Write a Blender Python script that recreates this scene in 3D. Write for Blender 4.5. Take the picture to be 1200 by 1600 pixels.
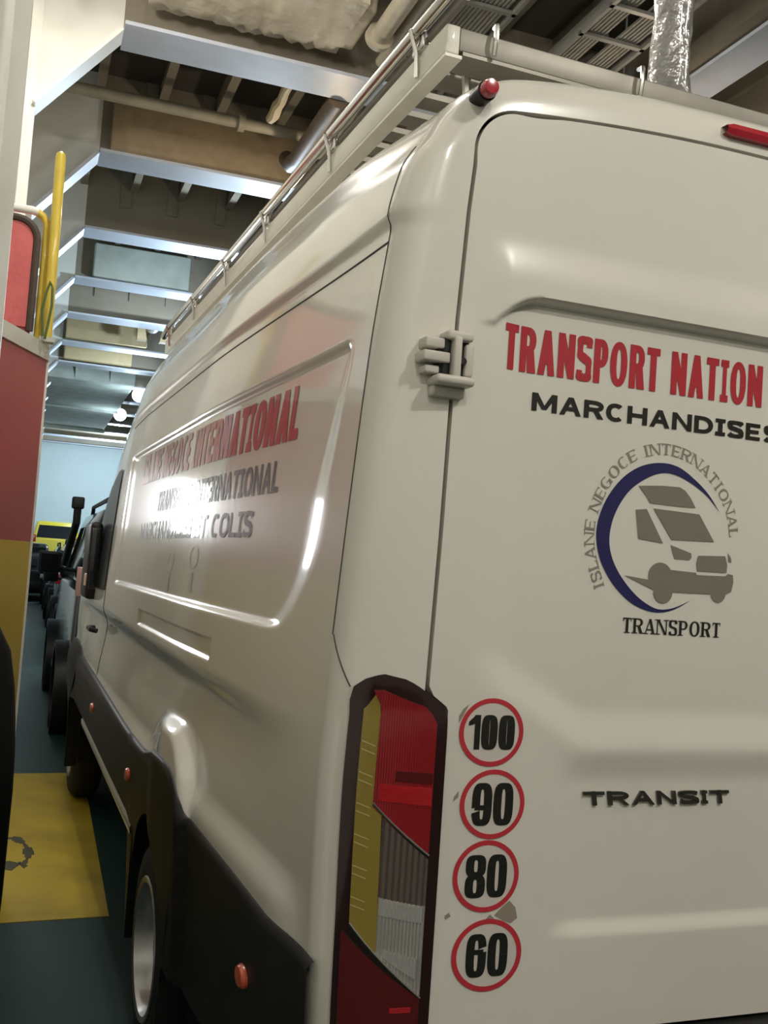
import bpy, bmesh, math, random
import numpy as np
from mathutils import Vector, Matrix
random.seed(4)
for o in list(bpy.data.objects): bpy.data.objects.remove(o)
SC=bpy.context.scene
COL=SC.collection
PI=math.pi
# ---------------- camera ----------------
F_PX=1600.0; YAW=math.radians(21.0); PITCH=math.radians(3.3); ROLL=.07
CAM=Vector((-1.67,-1.94,1.72))
_A=Vector((math.sin(YAW)*math.cos(PITCH),math.cos(YAW)*math.cos(PITCH),math.sin(PITCH)))
_R=Vector((math.cos(YAW),-math.sin(YAW),0)); _U=_R.cross(_A)
_r=_R*math.cos(ROLL)+_U*math.sin(ROLL); _u=-_R*math.sin(ROLL)+_U*math.cos(ROLL)
cd=bpy.data.cameras.new('camera'); co=bpy.data.objects.new('camera',cd); COL.objects.link(co)
cd.sensor_fit='VERTICAL'; cd.sensor_height=36.0; cd.sensor_width=27.0; cd.lens=F_PX/1600*36
cd.clip_start=.05; cd.clip_end=200
M=Matrix.Identity(4)
for i in range(3): M[i][0]=_r[i];M[i][1]=_u[i];M[i][2]=-_A[i];M[i][3]=CAM[i]
co.matrix_world=M; SC.camera=co
# ---------------- world, exposure ----------------
w=bpy.data.worlds.new('world'); SC.world=w; w.use_nodes=True
w.node_tree.nodes['Background'].inputs[0].default_value=(.80,.92,1,1)
w.node_tree.nodes['Background'].inputs[1].default_value=.05
SC.view_settings.view_transform='Standard'; SC.view_settings.look='None'
SC.view_settings.exposure=0.0; SC.view_settings.gamma=1.0; SC.view_settings.use_curve_mapping=False
# the deck (ship) is turned a little against the van: ship axes -> world
SA=math.radians(1.7)
def s2w(x,y,z=0): return Vector((x*math.cos(SA)+y*math.sin(SA),-x*math.sin(SA)+y*math.cos(SA),z))
# ---------------- lamps of the deck ----------------
def area(name,loc,rot,sx,sy,power,col):
    l=bpy.data.lights.new(name,'AREA');l.shape='RECTANGLE';l.size=sx;l.size_y=sy;l.energy=power;l.color=col
    o=bpy.data.objects.new(name,l);COL.objects.link(o);o.location=loc;o.rotation_euler=rot
    return o
WARM=(1,.83,.62); NEUT=(1,.955,.885); COOL=(.66,.84,1.0)
# unseen fluorescent fittings under the deckhead, some added to light van rear and bracket (ship x, y, z, power, colour)
FITTINGS=[(-1.05,1.6,5.35,120,NEUT),(.9,-3.2,5.4,270,NEUT),(-1.3,-4.6,5.4,190,NEUT),(3.6,-1.0,5.4,150,NEUT),(2.85,5.0,5.2,30,WARM),(1.05,7.6,5.2,50,WARM),
          (1.15,11.6,5.3,330,COOL),(1.15,15.4,5.3,330,COOL),(1.2,19.6,5.3,330,COOL),(-1.5,4.4,5.62,95,NEUT),(1.3,36.0,5.3,900,COOL)]  # last entry: bare light without a fitting, added to brighten the end wall
for i,(x,y,z,p,c) in enumerate(FITTINGS):
    l=bpy.data.lights.new('fitting_light','POINT');l.energy=p;l.color=c;l.shadow_soft_size=.10
    o=bpy.data.objects.new('fitting_light',l);COL.objects.link(o);o.location=s2w(x,y,z-.16)
# ---- van surface functions (metres; x right, y forward, z up; van rear plane at y = 0) ----
PROF=[(.45,1.0),(.70,1.02),(.95,1.03),(1.25,1.035),(1.45,1.028),(1.6,1.02),(1.9,1.003),(2.2,.982),(2.40,.96),(2.5,.947),(2.6,.928),(2.66,.914),(2.70,.902),(2.77,.872),(2.83,.825),(2.875,.755),(2.905,.65),(2.933,.42),(2.945,.18),(2.948,-.07)]
XC=.07
def catmull(P,n=12):
    P=np.array(P,float);out=[]
    for i in range(len(P)-1):
        p0=P[max(i-1,0)];p1=P[i];p2=P[i+1];p3=P[min(i+2,len(P)-1)]
        for t in np.linspace(0,1,n,endpoint=False):
            out.append(.5*((2*p1)+(-p0+p2)*t+(2*p0-5*p1+4*p2-p3)*t*t+(-p0+3*p1-3*p2+p3)*t**3))
    out.append(P[-1]);return np.array(out)
_pc=catmull([(p[1],p[0]) for p in PROF])
_ps=np.concatenate([[0],np.cumsum(np.hypot(*np.diff(_pc,axis=0).T))])
VMAX=_ps[-1]
def prof(v): return np.interp(v,_ps,_pc[:,0]),np.interp(v,_ps,_pc[:,1])
def v_of_z(z): return np.interp(z,_pc[:,1],_ps)
def ss(a,b,x):
    t=np.clip((np.asarray(x,float)-a)/(b-a),0,1);return t*t*(3-2*t)
def sdbox(y,z,cy,cz,hy,hz,r):
    qy=np.abs(y-cy)-hy+r;qz=np.abs(z-cz)-hz+r
    return np.hypot(np.maximum(qy,0),np.maximum(qz,0))+np.minimum(np.maximum(qy,qz),0)-r
def taper(y): return .045*(1-ss(0,1.8,y))
def disp(y,z):
    y=np.asarray(y,float);z=np.asarray(z,float)
    d=.016*ss(2.462,2.496,z)*(1-ss(2.62,2.74,z))*(1-ss(3.7,4.2,y))
    yb=.235+.27*(np.clip((2.0-z)/.45,0,1))**4
    sd=sdbox(y,z,1.96,1.9,1.735,.347,.05)
    edge=np.where(np.abs(z-1.9)-.347>np.abs(y-1.96)-1.735,1,0)
    d=d-.015*(1-ss(-.026,0,sd))*ss(0,.05+.16*np.clip((2.2-z)/.3,0,1),y-yb)*(1-ss(3.62,3.70,y))
    sl=sdbox(y,z,1.9,1.447,.745,.036,.01)
    d=d-.013*(1-ss(-.014,.0,sl))
    zc=1.345+.008*y
    d=d-.034*(1-ss(zc-.065,zc+.035,z))*ss(zc-.36,zc-.08,z)*ss(.10,1.1,y)*(1-ss(5.0,5.6,y))
    f=sdbox(y,z,1.58,.60,.47,.535,.36)
    lg=.026*(1-ss(.965,1.05,z))*ss(.10,.35,y)*(1-ss(4.9,5.2,y))
    d=d+np.maximum(lg,.052*(1-ss(0,.055,f))*(1-.9*ss(1.50,1.95,y)))
    f=sdbox(y,z,5.62,.55,.58,.45,.40)
    d=d+.04*(1-ss(-.02,.12,f))*(1-ss(6.2,6.5,y))
    return d
def frontk(y): return np.interp(y,[3.4,3.9,4.3,4.7,5.0,5.4,5.8,6.05,6.2,7],[1,.985,.92,.82,.70,.46,.20,.05,0,0])
def nosew(y): return np.interp(y,[5.2,5.7,6.1,6.4,6.55,6.66,6.70],[1,.985,.94,.86,.76,.6,.45])
def nosez(y): return np.interp(y,[5.9,6.2,6.45,6.6,6.70],[1.45,1.36,1.22,1.08,.95])
def side_pt(y,v):
    """left-hand body surface at station y, profile parameter v"""
    w,z=prof(v)
    d=disp(y,z)
    z=z-.055*(1-ss(.05,.75,y))*ss(2.5,2.78,z)
    k=frontk(y)
    zb=np.where(z>1.45,1.45+(z-1.45)*k,z)
    zb=np.minimum(zb,np.where(y>5.9,nosez(y)-.0*z+ .0,9)+0*z) if np.ndim(y)==0 else np.minimum(zb,np.where(y>5.9,nosez(y),9))
    tum=np.where(z>1.45,1-.10*(1-k)*np.clip((z-1.45)/1.3,0,1),1)
    x=-( (w+XC)*nosew(y)*tum -XC - taper(y)*(np.clip(w,0,1)) + d*np.clip(w,0,1))
    return x,y+0*x,zb
def side_x(y,z):
    return -(prof(v_of_z(z))[0]-taper(y)+disp(y,z))
# rear door outline and corner panel
YS=.11
def gap_x(z):
    return np.interp(z,[.4,1.445,1.478,1.81,2.257,2.50,2.62],[-.757,-.757,-.803,-.795,-.790,-.780,-.771])
def door_top(x): return 2.778-.083*(np.asarray(x)-.0)**2
def outline():
    D=[];V=[]
    for z in np.linspace(.60,2.60,140): D.append((float(gap_x(z)),z));V.append(float(v_of_z(z)))
    c=(-.668,2.635);
    v0=float(v_of_z(2.60));v1=float(np.interp(.70,_pc[::-1,0],_ps[::-1]))
    A=np.linspace(180,98,16)
    P=[(c[0]+.104*np.cos(np.radians(a)),c[1]+.104*np.sin(np.radians(a))) for a in A[1:]]
    for i,p in enumerate(P): D.append(p);V.append(v0+(v1-v0)*(i+1)/len(P))
    x0=P[-1][0]
    for x in np.linspace(x0,XC,26)[1:]:
        s=(x-x0)/(XC-x0)
        D.append((x,float(door_top(x))*(1)+ (P[-1][1]-float(door_top(x0)))*(1-s)));V.append(v1+(VMAX-v1)*s)
    return np.array(D),np.array(V)
def rear_y(x): return .012*((np.asarray(x)-.05)/.85)**2
def corner(D,v,u):
    """point on the corner panel from door gap (u=0) to the side seam (u=1)"""
    x3,y3,z3=side_pt(YS,v)
    P0=np.array([D[0],float(rear_y(D[0])),D[1]]);P3=np.array([float(x3),YS,float(z3)])
    P1=P0+np.array([(P3[0]-P0[0])*.62,.004,(P3[2]-P0[2])*.62])
    P2=P3+np.array([0,-.075,0])
    return (1-u)**3*P0+3*u*(1-u)**2*P1+3*u*u*(1-u)*P2+u**3*P3
# ---------------- materials ----------------
def mat(name,col,rough=.5,metal=0.0,coat=0.0,noise=0.0,nscale=8.0,bump=0.0,bscale=40.0,dirt=None,dscale=3.0,emit=None,estr=0,spec=.5,trans=0.0,damt=.5):
    m=bpy.data.materials.new(name);m.use_nodes=True;nt=m.node_tree;b=nt.nodes['Principled BSDF']
    b.inputs['Base Color'].default_value=(*col,1);b.inputs['Roughness'].default_value=rough;b.inputs['Metallic'].default_value=metal
    b.inputs['Coat Weight'].default_value=coat;b.inputs['Coat Roughness'].default_value=.06;b.inputs['Specular IOR Level'].default_value=spec
    b.inputs['Transmission Weight'].default_value=trans
    m.diffuse_color=(*col,1)
    if noise or bump or dirt:
        tc=nt.nodes.new('ShaderNodeTexCoord')
    if noise or dirt:
        n=nt.nodes.new('ShaderNodeTexNoise');n.inputs['Scale'].default_value=nscale if not dirt else dscale;n.inputs['Detail'].default_value=5
        nt.links.new(tc.outputs['Object'],n.inputs['Vector'])
        r=nt.nodes.new('ShaderNodeValToRGB');nt.links.new(n.outputs['Fac'],r.inputs['Fac'])
        if dirt:
            r.color_ramp.elements[0].position=.40;r.color_ramp.elements[1].position=.72
            r.color_ramp.elements[0].color=(*col,1);r.color_ramp.elements[1].color=tuple(a*(1-damt)+d*damt for a,d in zip(col,dirt))+(1,)
        else:
            r.color_ramp.elements[0].position=.3;r.color_ramp.elements[1].position=.7
            r.color_ramp.elements[0].color=tuple(c*(1-noise) for c in col)+(1,);r.color_ramp.elements[1].color=tuple(min(1,c*(1+noise)) for c in col)+(1,)
        nt.links.new(r.outputs['Color'],b.inputs['Base Color'])
    if bump:
        n2=nt.nodes.new('ShaderNodeTexNoise');n2.inputs['Scale'].default_value=bscale;n2.inputs['Detail'].default_value=3
        nt.links.new(tc.outputs['Object'],n2.inputs['Vector'])
        bp=nt.nodes.new('ShaderNodeBump');bp.inputs['Strength'].default_value=bump;bp.inputs['Distance'].default_value=.02
        nt.links.new(n2.outputs['Fac'],bp.inputs['Height']);nt.links.new(bp.outputs['Normal'],b.inputs['Normal'])
    if emit:
        b.inputs['Emission Color'].default_value=(*emit,1);b.inputs['Emission Strength'].default_value=estr
    return m
def wave_bump(m,scale,direction='X',strength=.4,dist=.01):
    nt=m.node_tree;b=nt.nodes['Principled BSDF'];tc=nt.nodes.new('ShaderNodeTexCoord');wv=nt.nodes.new('ShaderNodeTexWave')
    wv.bands_direction=direction;wv.inputs['Scale'].default_value=scale
    nt.links.new(tc.outputs['Object'],wv.inputs['Vector']);bp=nt.nodes.new('ShaderNodeBump');bp.inputs['Strength'].default_value=strength;bp.inputs['Distance'].default_value=dist
    nt.links.new(wv.outputs['Fac'],bp.inputs['Height']);nt.links.new(bp.outputs['Normal'],b.inputs['Normal'])
    return m
PAINT=mat('van_white_paint',(.70,.68,.605),.25,0,.85,spec=.35,noise=.035,nscale=1.6)
BLACKPL=mat('black_plastic',(.012,.012,.012),.45,spec=.28,noise=.2)
RUBBER=mat('tyre_rubber',(.016,.016,.017),.75,noise=.2)
SEAL=mat('door_seal',(.006,.006,.005),.7)
SEAM=mat('panel_seam',(.05,.047,.04),.6)
STEEL=mat('rim_steel',(.42,.42,.41),.34,.85)
CHROME=mat('polished_tube',(.70,.69,.66),.16,1.0)
ALU=mat('rack_aluminium',(.225,.21,.175),.45,.4,noise=.08,nscale=14)
RACKW=mat('rack_white_paint',(.78,.76,.66),.4,.0,.3,noise=.05)
HINGE=mat('hinge_plastic',(.56,.53,.47),.42)
GLASS=mat('dark_window_glass',(.012,.014,.016),.05,0,1.0)
CABGLASS=mat('cab_window_glass',(.008,.009,.010),.2,0,0,spec=.03)
REDLENS=wave_bump(mat('red_lens',(.24,.006,.010),.12,0,1.0,spec=.7),60,'X',.25,.004)
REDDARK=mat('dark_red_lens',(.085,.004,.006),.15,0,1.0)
REDLIT=wave_bump(mat('red_reflector_glint',(.62,.012,.02),.18,.25,1.0),120,'Z',.6,.006)
AMBER=mat('amber_lens',(.25,.185,.032),.25,0,.8)
AMBERL=mat('amber_rib',(.46,.40,.15),.3,0,.5)
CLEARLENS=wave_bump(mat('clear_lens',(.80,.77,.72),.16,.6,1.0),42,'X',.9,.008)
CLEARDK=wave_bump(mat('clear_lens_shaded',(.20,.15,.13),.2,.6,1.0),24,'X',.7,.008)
CLEARBRT=wave_bump(mat('silver_reflector_glint',(.93,.91,.86),.22,.35,.8),48,'X',1.0,.01)
SMOKE=mat('lamp_frame',(.020,.004,.004),.14,0,1.0)
LAMPRED=mat('marker_red',(.40,.02,.035),.18,0,.8)
ORANGE=mat('marker_orange',(.55,.095,.04),.3,0,.5)
TXTRED=mat('lettering_red',(.42,.022,.035),.35,0,.5)
TXTBLK=mat('lettering_black',(.012,.011,.009),.35,0,.4)
TXTGRY=mat('lettering_grey',(.26,.235,.19),.4,0,.4)
TXTGRY2=mat('pictogram_grey',(.20,.18,.145),.4,0,.4)
TXTSIDE=mat('lettering_dark_grey',(.06,.055,.05),.4,0,.4)
NAVY=mat('emblem_navy',(.012,.011,.085),.4,0,.4)
STKWHITE=mat('sticker_white',(.62,.58,.52),.4,0,.3)
STKRED=mat('sticker_red',(.50,.03,.045),.4,0,.3)
RESID=mat('glue_residue',(.27,.23,.18),.7)
BADGE=mat('badge_chrome',(.13,.12,.10),.22,.8)
SILVERIND=mat('mirror_lamp',(.75,.55,.45),.2,.3,.5)
FADED=mat('faded_print',(.50,.475,.40),.4,0,.4)
# deck
FLOOR=mat('green_deck_paint',(.008,.034,.027),.46,dirt=(.025,.05,.045),dscale=1.3,damt=.6,spec=.32)
YELLOWF=mat('yellow_deck_paint',(.50,.365,.018),.55,dirt=(.26,.18,.012),dscale=2.2,damt=.75)
CEIL=mat('deckhead_paint',(.085,.075,.06),.7,dirt=(.06,.05,.04))
BEAMW=mat('beam_cream_paint',(.27,.235,.175),.6,dirt=(.17,.135,.09),dscale=1.5)
FLANGE=mat('beam_flange_paint',(.50,.53,.60),.42,dirt=(.36,.36,.36),dscale=2.5)
BRACKET=mat('bracket_white_paint',(.80,.79,.72),.45,dirt=(.65,.62,.52),dscale=1.5)
HULL=mat('hull_white_paint',(.68,.68,.63),.4,dirt=(.5,.48,.42))
ENDWALL=mat('bulkhead_pale_blue',(.72,.83,.83),.5,noise=.06,nscale=.4)
WALLN=mat('bulkhead_beige',(.45,.42,.35),.6)
LAG=mat('lagging_beige',(.50,.44,.33),.5,noise=.08,bump=.8,bscale=7)
TAN=mat('lagging_and_lit_tone_tan',(.52,.40,.22),.65,noise=.06,bump=.3,bscale=9)
PIPE=mat('pipe_cream',(.40,.35,.26),.45,noise=.1)
PIPEBR=mat('pipe_brown',(.11,.075,.045),.5,noise=.15)
GALV=mat('galvanised_tray',(.20,.19,.165),.5,.3,noise=.1)
CABLE=mat('cable_grey',(.24,.225,.19),.6,noise=.1)
DUCT=mat('duct_grey_green',(.46,.50,.44),.95,spec=.08,dirt=(.25,.26,.22))
CASRED=mat('casing_red_paint',(.36,.055,.055),.4,dirt=(.26,.04,.04),dscale=2)
CASYEL=mat('casing_yellow_paint',(.52,.38,.025),.42,dirt=(.38,.26,.02),dscale=2)
CASWHT=mat('ledge_white_paint',(.55,.54,.48),.5)
CLOTH=mat('red_cover_cloth',(.55,.11,.105),.6,noise=.12,nscale=5,bump=.9,bscale=6)
DARKTRIM=mat('dark_brown_edging',(.055,.035,.025),.6)
YELPOLE=mat('yellow_pole_paint',(.62,.46,.045),.4,0,.3,noise=.08)
GREENCAB=mat('green_cable',(.08,.13,.03),.6)
BLKRUB=mat('black_rubber',(.006,.006,.006),.7,spec=.15)
FOIL=mat('plastic_wrap',(.27,.265,.25),.24,.35,.6,bump=.8,bscale=22)
BULB=mat('lamp_glow',(1,1,1),.3,emit=(.85,.95,1),estr=7)
TUBEL=mat('fluorescent_glow',(1,1,1),.3,emit=(1,.94,.84),estr=24)
TUBEC=mat('cool_fluorescent_glow',(1,1,1),.3,emit=(.75,.88,1),estr=8)
FLOOD=mat('flood_glow',(1,1,1),.3,emit=(.95,.97,1),estr=17)
LAMPBODY=mat('lamp_housing',(.5,.5,.48),.4)
CARBLK=mat('car_black_paint',(.012,.013,.015),.12,0,.6)
CARGRY=mat('car_dark_grey_paint',(.05,.055,.065),.14,.4,1.0)
CARRED=mat('car_dark_red_paint',(.09,.03,.028),.14,0,1.0)
CARBLU=mat('car_dark_blue_paint',(.02,.027,.035),.14,0,1.0)
CARYEL=mat('van_yellow_paint',(.58,.46,.03),.3,0,.8)
# ---------------- mesh helpers ----------------
def tag(o,label=None,cat=None,group=None,kind=None):
    if label:o['label']=label
    if cat:o['category']=cat
    if group:o['group']=group
    if kind:o['kind']=kind
    return o
def empty(name,loc,rz=0):
    o=bpy.data.objects.new(name,None);COL.objects.link(o);o.location=loc;o.rotation_euler=(0,0,rz);o.empty_display_size=.2;return o
class MB:
    def __init__(s): s.v=[];s.f=[];s.m=[];s.mi=0
    def add(s,V,F,mi=None):
        n=len(s.v);s.v.extend([tuple(map(float,p)) for p in V]);s.f.extend([tuple(i+n for i in f) for f in F]);s.m.extend([s.mi if mi is None else mi]*len(F));return s
    def grid(s,P,mi=None,closeu=False,closev=False):
        P=np.asarray(P,float);a,b=P.shape[:2]
        F=[]
        for i in range(a if closeu else a-1):
            for j in range(b if closev else b-1):
                F.append((i*b+j,((i+1)%a)*b+j,((i+1)%a)*b+(j+1)%b,i*b+(j+1)%b))
        return s.add(P.reshape(-1,3),F,mi)
    def box(s,x0,x1,y0,y1,z0,z1,mi=None,bev=0.0):
        if bev<=0:
            V=[(x,y,z) for x in(x0,x1) for y in(y0,y1) for z in(z0,z1)]
            return s.add(V,[(0,1,3,2),(4,6,7,5),(0,4,5,1),(2,3,7,6),(0,2,6,4),(1,5,7,3)],mi)
        bm=bmesh.new();bmesh.ops.create_cube(bm,size=1)
        for v in bm.verts: v.co=Vector(((x0+x1)/2+v.co.x*(x1-x0),(y0+y1)/2+v.co.y*(y1-y0),(z0+z1)/2+v.co.z*(z1-z0)))
        bmesh.ops.bevel(bm,geom=bm.edges[:],offset=bev,segments=3,profile=.5,affect='EDGES')
        bm.verts.index_update();s.add([v.co for v in bm.verts],[[v.index for v in f.verts] for f in bm.faces],mi);bm.free();return s
    def prism(s,poly,axis,a,b,mi=None):
        """polygon in the two other axes, extruded along axis from a to b"""
        n=len(poly)
        def P(p,t):
            return {0:(t,p[0],p[1]),1:(p[0],t,p[1]),2:(p[0],p[1],t)}[axis]
        V=[P(p,a) for p in poly]+[P(p,b) for p in poly]
        F=[tuple(range(n)),tuple(range(2*n-1,n-1,-1))]+[(i,i+n,(i+1)%n+n,(i+1)%n) for i in range(n)]
        return s.add(V,F,mi)
    def tube(s,path,r,seg=10,mi=None,cap=True):
        P=[Vector(p) for p in path];n=len(P);rings=[]
        up=None
        for i,p in enumerate(P):
            t=(P[min(i+1,n-1)]-P[max(i-1,0)]).normalized()
            if up is None: up=Vector((0,0,1)) if abs(t.z)<.9 else Vector((1,0,0))
            a=t.cross(up).normalized();b=a.cross(t).normalized();up=b
            rr=r[i] if hasattr(r,'__len__') else r
            rings.append([p+a*rr*math.cos(2*PI*k/seg)+b*rr*math.sin(2*PI*k/seg) for k in range(seg)])
        n0=len(s.v)
        s.grid([[tuple(q) for q in ring] for ring in rings],mi,closev=True)
        if cap: s.add([],[],mi);s.f.append(tuple(n0+k for k in range(seg)));s.m.append(s.mi if mi is None else mi);s.f.append(tuple(n0+(n-1)*seg+k for k in range(seg-1,-1,-1)));s.m.append(s.mi if mi is None else mi)
        return s
    def lathe(s,prof,axis,c,seg=40,mi=None):
        """prof: (radius, offset along axis)"""
        rows=[]
        for r,h in prof:
            ring=[]
            for k in range(seg):
                a=2*PI*k/seg;u,v=r*math.cos(a),r*math.sin(a)
                ring.append({0:(c[0]+h,c[1]+u,c[2]+v),1:(c[0]+u,c[1]+h,c[2]+v),2:(c[0]+u,c[1]+v,c[2]+h)}[axis])
            rows.append(ring)
        return s.grid(rows,mi,closev=True)
    def build(s,name,mats,parent=None,smooth=True,off=(0,0,0),auto=35,fix=True):
        me=bpy.data.meshes.new(name)
        V=[(p[0]-off[0],p[1]-off[1],p[2]-off[2]) for p in s.v]
        me.from_pydata(V,[],s.f)
        for m in (mats if isinstance(mats,(list,tuple)) else [mats]): me.materials.append(m)
        me.polygons.foreach_set('material_index',s.m)
        if fix:
            bm=bmesh.new();bm.from_mesh(me);bmesh.ops.remove_doubles(bm,verts=bm.verts,dist=1e-5);bmesh.ops.recalc_face_normals(bm,faces=bm.faces);bm.to_mesh(me);bm.free()
        if smooth:
            me.polygons.foreach_set('use_smooth',[True]*len(me.polygons))
            if auto: me.set_sharp_from_angle(angle=math.radians(auto))
        me.update()
        o=bpy.data.objects.new(name,me);COL.objects.link(o)
        if parent: o.parent=parent
        return o
def ship_empty(name,x,y,z,label,cat,group=None):
    return tag(empty(name,s2w(x,y,z),-SA),label,cat,group)
def ship_mesh(mb,name,mats,base,label=None,cat=None,group=None,kind=None,smooth=True):
    o=mb.build(name,mats,None,smooth,off=base);o.location=s2w(*base);o.rotation_euler=(0,0,-SA);return tag(o,label,cat,group,kind)
BEAMTAN=mat('warm_lit_tone',(.36,.27,.16),.65,noise=.1,bump=.3,bscale=9)  # warm lamp light on the beam web, put into the colour
# ================= setting =================
YN,YF=-9.0,42.0
ship_mesh(MB().box(-2.7,9,YN,YF,-.1,0),'floor',FLOOR,(0,0,0),kind='structure')
ce=ship_mesh(MB().box(-2.7,9,YN,YF,6.7,6.8),'ceiling',CEIL,(0,0,6.7),kind='structure')
for x in (-1.25,-.62,-.02,.62,1.25,1.9,2.6,3.7,4.4,5.1):
    MB().box(x-.012,x+.012,YN,YF,6.44,6.7).box(x-.045,x+.045,YN,YF,6.42,6.45).build('stiffener',BEAMW,ce,False,off=(0,0,6.7))
ship_mesh(MB().box(-2.7,-2.6,YN,YF,0,6.7),'wall_left',HULL,(-2.6,0,0),kind='structure')
ship_mesh(MB().box(9,9.1,YN,YF,0,6.7),'wall_right',WALLN,(9,0,0),kind='structure')
ship_mesh(MB().box(-2.7,9.1,YN-.1,YN,0,6.7),'wall_near',WALLN,(0,YN,0),kind='structure')
ship_mesh(MB().box(-2.7,9.1,YF,YF+.1,0,6.7),'wall_far',ENDWALL,(0,YF,0),kind='structure')
# transverse beams with knee brackets and side frames
BY=[6.25,8.95,11.62,14.16,16.66,19.25,21.6,24.0,26.6,29.2,31.8,34.4,37.0,39.6]
ORD=['nearest','second','third','fourth','fifth','sixth','seventh','eighth','ninth','tenth','eleventh','twelfth','thirteenth','farthest']
for i,y in enumerate(BY):
    e=ship_empty('deck_beam',-.2,y,0,('nearest white transverse ceiling beam, with the large lit triangular bracket at top left' if i==0 else '%s transverse steel ceiling beam from the camera, pale flange below a deep web'%ORD[i]),'ceiling beam','transverse beams under the deckhead')
    b=(-.2,y,0)
    xr=3.1
    MB().box(-1.2,xr,y-.008,y+.008,5.83,6.7).build('web',BEAMW,e,False,off=b)
    if i==1: MB().box(-1.1,1.1,y-.10,y-.012,5.84,6.40,bev=.02).build('lit_tone',BEAMTAN,e,True,off=b)  # added panel, its tan carries the warm light on this web
    fl=MB().box(-1.2,xr,y-.225,y+.225,5.80,5.83).build('flange',FLANGE,e,False,off=b)
    # knee bracket: triangular plate with sloping face plate
    MB().prism([(-1.2,6.7),(-2.59,6.7),(-2.59,5.1),(-1.8,5.1),(-1.2,5.83)],1,y-.008,y+.008).build('bracket_plate',BRACKET,e,False,off=b)
    MB().prism([(-1.20,5.80),(-1.80,5.08),(-1.823,5.10),(-1.22,5.83)],1,y-.13 if i==0 else y-.17,y+.13 if i==0 else y+.17).build('bracket_face_plate',BRACKET if i==0 else FLANGE,e,False,off=b)
    sf=MB().box(-2.59,-1.8,y-.008,y+.008,0,5.1).box(-1.88,-1.80,y-.05,y+.05,0,6.7 if i==0 else 5.1)
    if i not in (11,12): sf.build('side_frame',BRACKET,e,False,off=b)
    if i<6:
        for x in (-.62,-.02,.62,1.25): MB().box(x-.16,x-.03,y-.03,y-.008,6.2,6.7).build('web_stiffener',BEAMW,e,False,off=b)
# longitudinal girder right of the van
e=ship_empty('deck_girder',3.25,0,0,'long steel ceiling girder running away above the right side of the van','ceiling beam')
MB().box(3.24,3.26,YN+.2,41.5,5.83,6.7).build('web',BEAMW,e,False,off=(3.25,0,0))
MB().box(3.08,3.42,YN+.2,41.5,5.80,5.83).build('flange',FLANGE,e,False,off=(3.25,0,0))
MB().box(2.98,3.16,YN+.2,6.0,5.86,6.0).build('edge_strip',BEAMW,e,False,off=(3.25,0,0))
e=ship_empty('deck_girder',4.4,0,0,'thin pale ceiling girder at the far right, lower edge catching light','ceiling beam')
MB().box(4.39,4.41,YN+.2,41.5,5.93,6.4).build('web',BEAMW,e,False,off=(4.4,0,0))
MB().box(4.25,4.55,YN+.2,41.5,5.90,5.93).build('flange',BRACKET,e,False,off=(4.4,0,0))
# painted patch
a=[(-.982,3.107),(-1.62,3.085),(-1.50,6.33),(-.825,6.35)]
mb=MB().prism([(p[0]+1.2,p[1]-4.7) for p in a],2,0.0,.003)
o=mb.build('floor_marking',YELLOWF,None,False);o.location=(-1.2,4.7,0);tag(o,'yellow painted rectangle on the green deck floor, stained on its left','floor marking')
a=[(-1.35,3.9),(-1.20,4.05),(-1.10,4.35),(-1.16,4.5),(-1.22,4.25),(-1.34,4.1)]
mb=MB()
A=np.radians(np.linspace(205,-60,22))
for k in range(21):
    w0=.020+.012*math.sin(k*1.3);q=[]
    for a,w in ((A[k],-w0),(A[k+1],-w0),(A[k+1],w0),(A[k],w0)): q.append((-1.40+1.2+(.095+w)*math.cos(a),4.22-4.7+(.30+2*w)*math.sin(a)))
    mb.prism(q,2,.003,.0042)
mb.prism([(-1.47+1.2,3.92-4.7),(-1.40+1.2,3.88-4.7),(-1.35+1.2,4.0-4.7),(-1.41+1.2,4.06-4.7),(-1.46+1.2,4.03-4.7)],2,.003,.0042)
mb.build('oil_stain',mat('oil_stain',(.05,.042,.012),.5),o,False)
# ---------------- ceiling services ----------------
# lagged duct in front of the first beam
mb=MB();rng=np.random.RandomState(3)
ys=np.linspace(0,1,9)
sec=[(5.05,5.9),(5.75,5.88),(5.95,5.93),(5.95,6.4),(5.8,6.5),(5.05,6.5)]
P=[]
for x in np.linspace(-1.05,.47,26):
    ring=[]
    for (yy,zz) in sec:
        for t in (0,.5):
            k=sec.index((yy,zz));y2,z2=sec[(k+1)%len(sec)]
            ring.append((x+rng.uniform(-.012,.012),yy+(y2-yy)*t+rng.uniform(-.022,.022),zz+(z2-zz)*t+rng.uniform(-.022,.022)))
    P.append(ring)
mb.grid(P,closev=True);n=len(P[0]);mb.f.append(tuple(range(n)));mb.m.append(0);mb.f.append(tuple(len(mb.v)-n+k for k in range(n)));mb.m.append(0)
e=ship_empty('ventilation_duct',-.3,5.5,5.88,'crinkled beige wrapped duct lying against the nearest ceiling beam','duct')
mb.build('lagging',LAG,e,True,off=(-.3,5.5,5.88),auto=50)
MB().box(.40,.58,5.2,5.85,5.92,6.42,bev=.03).build('end_flap',LAG,e,True,off=(-.3,5.5,5.88))
def pipe(path,r,m,label,cat='pipe',collars=()):
    b=path[0]
    e=ship_empty('overhead_pipe',*b,label,cat)
    MB().tube(path,r,14).build('pipe_run',m,e,True,off=b)
    for c,ax in collars:
        MB().lathe([(r*.9,-.03),(r*1.45,-.03),(r*1.45,.03),(r*.9,.03)],ax,c,20).build('collar',m,e,True,off=b)
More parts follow.
